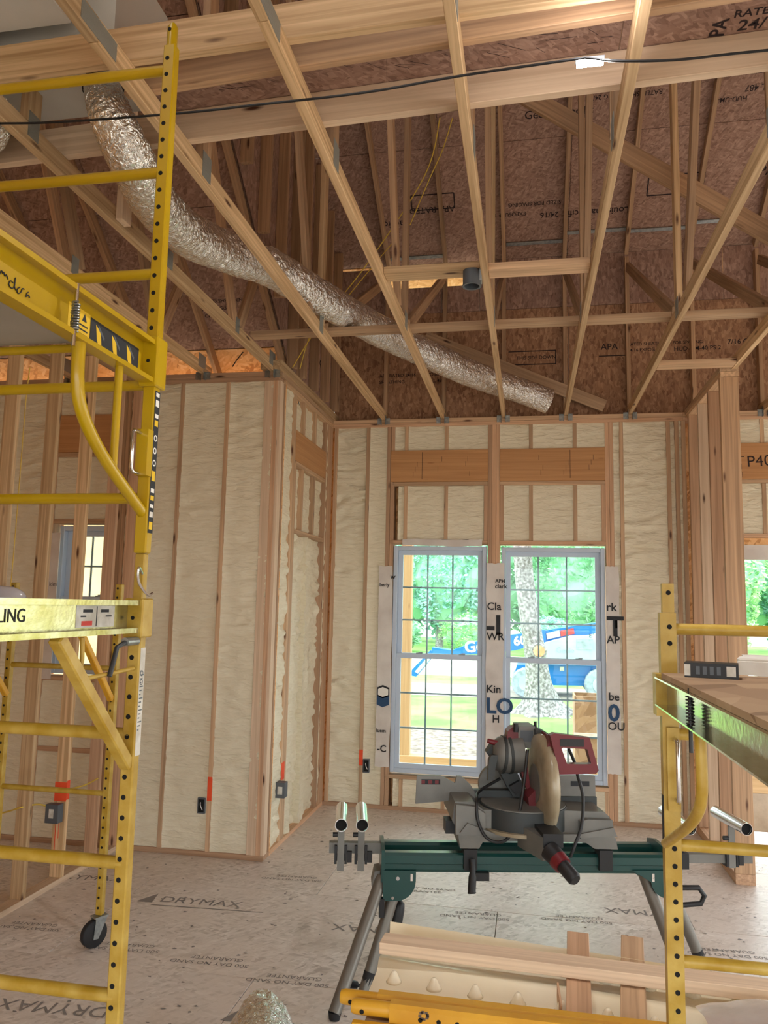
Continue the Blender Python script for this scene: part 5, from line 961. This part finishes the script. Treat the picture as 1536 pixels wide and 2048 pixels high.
def sbar(name, y, z, x0, x1, label, hole0=None, r=0.026):
    o = empty(name, (x0, y, z - r), label=label, cat='scaffold tube', group='amber scaffold tubes in the pile')
    mb = MB(); p = [(y - r, z - r), (y + r, z - r), (y + r, z + r * 0.6), (y + r * 0.6, z + r), (y - r * 0.6, z + r), (y - r, z + r * 0.6)]; mb.prism(p, x0 + 0.12, x1, 0); mb.obj('tube_body', 'amber_paint', o, smooth=False)
    MB().tube([(x0, y, z), (x0 + 0.012, y, z), (x0 + 0.1215, y, z)], [r * 0.72, r * 0.86, r * 0.86], 12).obj('tube_spigot', 'amber_paint', o)
    mb = MB(); x = hole0 if hole0 else x0 + 0.03
    mb.tube([(x0 + 0.035, y - r * 0.90, z - 0.004), (x0 + 0.035, y - r * 0.7, z - 0.004)], 0.007, 10)
    while x < x1: mb.tube([(x, y - r - 0.0008, z - 0.006), (x, y - r + 0.002, z - 0.006)], 0.007, 10); x += PIT
    tag(mb.obj('pin_holes', 'black_hole', o), kind='stuff'); return o
sbar('scaffold_tube', 2.54, 0.738, -0.585, 1.3, 'amber scaffold tube lying behind another at the lower right', 2.0)
s2 = sbar('scaffold_tube', 2.478, 0.745, -0.535, 1.3, 'front amber scaffold tube with pin holes and a dark sticker scar', -0.32); mb = MB()
for k in range(9): a = k * 2.4; mb.box((-0.31 + 0.012 * math.cos(a) - 0.004, 2.4512, 0.752 + 0.01 * math.sin(a) - 0.003), (-0.31 + 0.012 * math.cos(a) + 0.005, 2.452, 0.752 + 0.01 * math.sin(a) + 0.004))
mb.obj('sticker_scar', 'brown_bag', s2, smooth=False)
o = blk('scaffold_strip', (-0.525, 2.425, 0.6935), (1.3, 2.449, 0.722), 'amber_paint'); tag(o, 'flat amber strip along the front edge of the pile', 'metal strip')
def pile_board(name, p0, p1, w_, t_, mat, label, side=None): tag(board(name, p0, p1, w_, t_, mat, None, side), label, 'board', 'boards on the pile at the lower right')
pile_board('lumber_length', (-0.512, 2.848, 0.780), (1.5, 2.758, 0.782), 0.09, T, 'pale_pine', 'long pale board lying across the pile below the saw')
pile_board('lumber_offcut', (0.178, 3.10, 0.770), (0.150, 2.59, 0.724), 0.078, 0.030, 'fir_stud', 'left of two short boards poking out under the long pale board')
pile_board('lumber_offcut', (0.372, 3.11, 0.770), (0.310, 2.59, 0.724), 0.078, 0.030, 'pine_stud', 'right of two short boards poking out under the long pale board')
pile_board('wood_shim', (0.092, 2.74, 0.735), (0.098, 2.61, 0.732), 0.006, 0.05, 'fir_stud', 'thin wooden shim beside the left short board')
mb = MB(); nx, ny = 16, 12; vs = []
for i in range(nx + 1):
    for j in range(ny + 1):
        x = 0.50 + 0.7 * i / nx; y = 2.36 + 0.30 * j / ny + 0.03 * noise.noise((i * 0.4, 0, 3)); vs.append((x, y, 0.765 + 0.04 * min(1, i / 6) + 0.03 * noise.noise((x * 7, y * 7, 2)) + 0.03 * math.sin(3.1 * j / ny)))
mb.add(vs, [(i * (ny + 1) + j, (i + 1) * (ny + 1) + j, (i + 1) * (ny + 1) + j + 1, i * (ny + 1) + j + 1) for i in range(nx) for j in range(ny)]); mb.sm = True
tag(mb.obj('plastic_sheet', 'cellophane'), 'crumpled clear plastic sheet at the lower right corner', 'plastic sheet')
# ------------------------------------------------------------------ outside
GZ = -0.45
gr = empty('ground', (0, 30, GZ), kind='structure')
def strip(nm, x0, x1, y0, y1, z, mat, seed=0):
    mb = MB(); n = 30; vs = []
    for i in range(n + 1):
        x = x0 + (x1 - x0) * i / n; vs += [(x, y0 + 0.5 * noise.noise((x * 0.5, seed, 0)), z), (x, y1 + 0.6 * noise.noise((x * 0.4, seed, 5)), z)]
    mb.add(vs, [(2 * i, 2 * i + 2, 2 * i + 3, 2 * i + 1) for i in range(n)]); return mb.obj(nm, mat, gr)
MB().add([(-90, -70, GZ), (90, -70, GZ), (90, 110, GZ), (-90, 110, GZ)], [(0, 1, 2, 3)]).obj('dirt_yard', 'gravel', gr); strip('lawn', -70, 70, 14.5, 60, GZ + 0.006, 'grass', 9)
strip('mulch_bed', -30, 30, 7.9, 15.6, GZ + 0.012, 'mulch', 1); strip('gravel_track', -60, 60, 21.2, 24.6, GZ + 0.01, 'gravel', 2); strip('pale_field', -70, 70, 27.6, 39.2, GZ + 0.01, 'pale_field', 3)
strip('gravel_yard', 3.2, 40, 8.0, 27, GZ + 0.02, 'gravel', 6)
pc = empty('porch_frame', (-0.4, 9.2, GZ), label='pale timber porch frame with one post outside the windows', cat='porch')
blk('porch_post', (-1.50, 9.13, 0.10), (-1.37, 9.26, 4.2), 'porch_wood', pc); blk('rim_beam', (-3.0, 9.10, 0.06), (2.6, 9.28, 0.24), 'porch_wood', pc); blk('deck_ledger', (-3.0, 8.0, 0.03), (1.4, 9.09, 0.06), 'porch_wood', pc); 
for x in (-2.6, 2.2): blk('pier', (x, 9.1, GZ), (x + 0.3, 9.3, 0.059), 'gravel', pc)
blk('porch_post', (2.3, 9.13, 0.25), (2.43, 9.26, 0.26), 'porch_wood', pc)
pb = empty('plywood_crate', (0.78, 10.6, GZ), label='brown plywood crate standing outside the lower right of the right window', cat='crate')
blk('crate_side', (0.58, 10.4, GZ), (1.02, 10.42, 0.86), 'plywood', pb); blk('crate_side', (0.58, 10.42, GZ), (0.6, 10.85, 0.86), 'plywood', pb); blk('crate_side', (1.0, 10.42, GZ), (1.02, 10.85, 0.86), 'plywood', pb); blk('crate_side', (0.58, 10.85, GZ), (1.02, 10.87, 0.86), 'plywood', pb)
blk('crate_batten', (0.57, 10.38, 0.34), (1.03, 10.399, 0.40), 'white_board', pb)
# neighbouring wing seen through the small left window
nw = empty('outbuilding_wing', (-5.4, 8.6, GZ), label='pale yellow sheathed wing of the house outside the small left window', cat='building')
for i in range(3):
    blk('sheathing_panel', (-6.9 + i * 1.03, 8.6, GZ), (-5.886 + i * 1.03, 8.62, 3.05), 'sheathing_yellow', nw, 0.001)
blk('corner_trim', (-3.81, 8.56, GZ), (-3.70, 8.64, 3.05), 'vinyl_white', nw); blk('eave_board', (-7.0, 8.5, 3.06), (-3.6, 8.7, 3.10), 'vinyl_white', nw); blk('joint_strip', (-4.86, 8.594, GZ), (-4.84, 8.5995, 3.05), 'grille', nw)
# big tree in front of the machine
bt = empty('shade_tree', (0.20, 18.6, GZ), label='thick grey trunk with flared roots and an orange pruning scar behind the right window', cat='tree')
tr = spline([(0.30, 18.6, GZ - 0.1), (0.28, 18.6, -0.2), (0.22, 18.6, 0.3), (0.14, 18.6, 1.0), (0.0, 18.6, 1.9), (-0.12, 18.6, 3.0), (-0.2, 18.6, 5.0), (-0.1, 18.6, 8.0)], 8)
def tr_r(p):
    h = p.z - GZ; return 0.21 + 0.42 * math.exp(-h / 0.28) + 0.10 * math.exp(-h / 1.2)
mb = MB(); mb.tube(tr, [tr_r(p) for p in tr], 26, True, lambda i, j, p: 1 + (0.22 * math.exp(-(p.z - GZ) / 0.35)) * math.sin(j * 6 * 2 * math.pi / 26 + 0.6) + 0.04 * noise.noise((i * 0.5, j * 0.9, 3))); tk = mb.obj('trunk', 'bark', bt)
sc = at(1078, 1302, Y=18.28); mb = MB(); mb.tube([sc + Vector((0, 0.12, 0)), sc + Vector((0.0, -0.03, 0))], [0.19, 0.165], 18); so1 = mb.obj('scar_rim', 'bark', tk); MB().tube([sc + Vector((0, 0, 0)), sc + Vector((0, -0.034, 0))], [0.13, 0.13], 16).obj('pruning_scar', 'cut_wood', tk)
def leaves(n, rx, ry, rz_, size, seed, shell=0.55):
    r = random.Random(seed); vs = []; fs = []
    for i in range(n):
        while True:
            p = Vector((r.uniform(-1, 1), r.uniform(-1, 1), r.uniform(-1, 1)))
            if shell < p.length < 1: break
        q = Vector((p.x * rx, p.y * ry, p.z * rz_)) * (0.82 + 0.3 * noise.noise(p * 3.1 + Vector((seed, 0, 0)))); a = Vector((r.uniform(-1, 1), r.uniform(-1, 1), r.uniform(-0.7, 0.7))).normalized(); b = a.orthogonal().normalized(); s = size * r.uniform(0.6, 1.3); k = len(vs)
        vs += [q - a * s, q + b * s * 0.55, q + a * s, q - b * s * 0.55]; fs.append((k, k + 1, k + 2, k + 3))
    return vs, fs
def leafmesh(name, mat, n, rx, ry, rz_, size, seed, shell=0.55):
    vs, fs = leaves(n, rx, ry, rz_, size, seed, shell); me = bpy.data.meshes.new(name); me.from_pydata([tuple(v) for v in vs], [], fs); me.materials.append(MATS[mat]); return me
def coremesh(rx, ry, rz_, seed):
    bm = bmesh.new(); bmesh.ops.create_icosphere(bm, subdivisions=3, radius=1)
    for v in bm.verts:
        k = 0.80 + 0.22 * noise.noise(v.co * 2.3 + Vector((seed, 1, 2))); v.co = Vector((v.co.x * rx, v.co.y * ry, v.co.z * rz_)) * k
    me = bpy.data.meshes.new('core'); bm.to_mesh(me); bm.free(); me.materials.append(MATS['crown_core']); return me
for k, (x, y, z, s) in enumerate(((1.9, 17.4, 4.1, 1.0), (-2.2, 19.5, 5.2, 1.2), (0.2, 18.5, 7.0, 2.0), (3.0, 18.0, 5.4, 1.4))):
    link('leaf_cluster', leafmesh('cluster', 'leaf_yellow', int(1500 * s), 1.5 * s, 1.2 * s, 0.8 * s, 0.085, 40 + k, 0.1), bt, Matrix.Translation((x, y, z)))
    MB().tube([(0.0, 18.6, 3.6 + 0.5 * k), ((x) / 2, 18.4, z), (x, y, z)], [0.09, 0.06, 0.02], 8).obj('bough', 'bark', bt)
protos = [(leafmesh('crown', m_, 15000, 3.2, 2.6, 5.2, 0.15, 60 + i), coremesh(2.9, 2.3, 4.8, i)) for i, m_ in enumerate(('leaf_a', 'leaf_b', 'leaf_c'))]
names_ = ['first', 'second', 'third', 'fourth', 'fifth', 'sixth', 'seventh', 'eighth', 'ninth', 'tenth', 'eleventh', 'twelfth', 'thirteenth', 'fourteenth', 'fifteenth', 'sixteenth']
R9 = random.Random(12); xs_ = [-20.8 + 2.6 * q for q in range(16)]
kinds = ('mid green', 'light green', 'blue green')
for i, x in enumerate(xs_):
    y = 46 + 6.6 * ((i * 2) % 3); s = R9.uniform(0.98, 1.1); kd = (i * 2 + (i // 3)) % 3; cr, co = protos[kd]
    t = empty('woodland_tree', (x, y, GZ), label='%s leafy tree of the wood edge, %s from the left' % (kinds[kd], names_[i]), cat='tree', group='trees along the wood edge')
    M = Matrix.Translation((x, y, 4.6 * s)) @ Matrix.Rotation(math.pi * (i % 2), 4, 'Z') @ Matrix.Scale(s, 4)
    ccore = link('crown_core', co, t, M); link('crown', cr, t, M); MB().tube([(x, y, GZ), (x + 0.2, y, 4)], [0.25, 0.12], 8).obj('trunk', 'bark', t)
for i, x in enumerate((-15, -11, -7, -3, 1, 5, 9, 13, 17)):
    y = 40.6; cr, co = protos[(i + 1) % 3]; s = R9.uniform(0.36, 0.40)
    t = empty('woodland_shrub', (x, y, GZ), label='low %s shrub before the wood edge, %s from the left' % (kinds[(i + 1) % 3], names_[i]), cat='shrub', group='shrubs along the wood edge')
    M = Matrix.Translation((x, y, 0.55)) @ Matrix.Rotation(math.pi * (i % 2), 4, 'Z') @ Matrix.Diagonal((s * 1.45, s * 1.2, s * 0.6, 1)); link('crown_core', co, t, M); link('crown', cr, t, M)
# blue boom lift
Yb = 22.6
bl = empty('boom_lift', (0.9, Yb, GZ), label='bright blue boom lift parked on the gravel track behind the tree', cat='boom lift')
def PX(pts): return [(lambda q: (q.x, q.z))(at(a, b, Y=Yb)) for a, b in pts]
def mprism(nm, pts, d0, d1, mat, par=None): return MB().prism(PX(pts), Yb + d0, Yb + d1, 1).obj(nm, mat, par or bl, smooth=False)
bo = mprism('boom', [(866, 1294), (905, 1300), (975, 1275), (1080, 1262), (1190, 1245), (1230, 1240), (1230, 1262), (1190, 1266), (1080, 1287), (1030, 1300), (965, 1306), (900, 1310), (866, 1310)], -0.25, 0.25, 'machine_blue')
mprism('jib', [(862, 1300), (872, 1306), (834, 1352), (824, 1350), (826, 1338)], -0.2, 0.2, 'machine_blue'); mprism('jib_link', [(856, 1314), (862, 1318), (838, 1346), (832, 1342)], -0.26, -0.21, 'machine_cover')
mprism('boom_plate', [(1068, 1262), (1090, 1258), (1092, 1282), (1072, 1288)], -0.3, -0.26, 'machine_blue'); mprism('load_chart', [(1092, 1266), (1118, 1260), (1120, 1272), (1094, 1278)], -0.29, -0.255, 'paper_label'); mprism('red_decal', [(1120, 1261), (1146, 1256), (1148, 1267), (1121, 1272)], -0.29, -0.255, 'ink_red')
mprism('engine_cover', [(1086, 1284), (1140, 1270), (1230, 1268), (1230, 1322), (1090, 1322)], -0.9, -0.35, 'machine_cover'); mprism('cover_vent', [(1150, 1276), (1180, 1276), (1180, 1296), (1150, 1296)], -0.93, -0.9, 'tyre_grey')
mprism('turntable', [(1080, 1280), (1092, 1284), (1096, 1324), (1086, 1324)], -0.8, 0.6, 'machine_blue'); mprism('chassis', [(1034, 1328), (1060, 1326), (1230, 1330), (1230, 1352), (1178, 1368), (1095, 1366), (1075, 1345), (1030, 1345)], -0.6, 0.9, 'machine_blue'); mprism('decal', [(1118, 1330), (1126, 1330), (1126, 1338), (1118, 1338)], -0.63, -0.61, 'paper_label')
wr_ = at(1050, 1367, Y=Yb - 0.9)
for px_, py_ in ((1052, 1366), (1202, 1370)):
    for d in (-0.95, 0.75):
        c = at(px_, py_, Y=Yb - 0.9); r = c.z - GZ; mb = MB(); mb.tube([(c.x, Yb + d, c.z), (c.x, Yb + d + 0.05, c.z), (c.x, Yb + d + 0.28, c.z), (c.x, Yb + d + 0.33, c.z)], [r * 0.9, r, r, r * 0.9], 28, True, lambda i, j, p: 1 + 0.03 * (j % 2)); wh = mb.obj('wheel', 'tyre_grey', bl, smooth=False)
        if d < 0: MB().tube([(c.x, Yb + d - 0.02, c.z), (c.x, Yb + d, c.z)], r * 0.52, 20).obj('hub', 'machine_cover', wh)
g0 = at(930, 1305, Y=Yb - 0.26); text('Genie', 0.44, g0, (1, 0, 0.12), (-0.12, 0, 1), 'ink_white', bl, 'lettering', 0.03)
g0 = at(1028, 1291, Y=Yb - 0.262); text('60', 0.36, g0, (1, 0, 0.12), (-0.12, 0, 1), 'ink_white', bl, 'lettering', 0.03)
g0 = at(1112, 1305, Y=Yb - 0.915); text('Genie', 0.2, g0, (1, 0, 0), (0, 0, 1), 'tyre_grey', bl, 'lettering', 0.0); g0 = at(1178, 1275, Y=Yb - 0.905); text('E', 0.14, g0, (1, 0, 0), (0, 0, 1), 'ink_black', bl, 'lettering', 0.0)
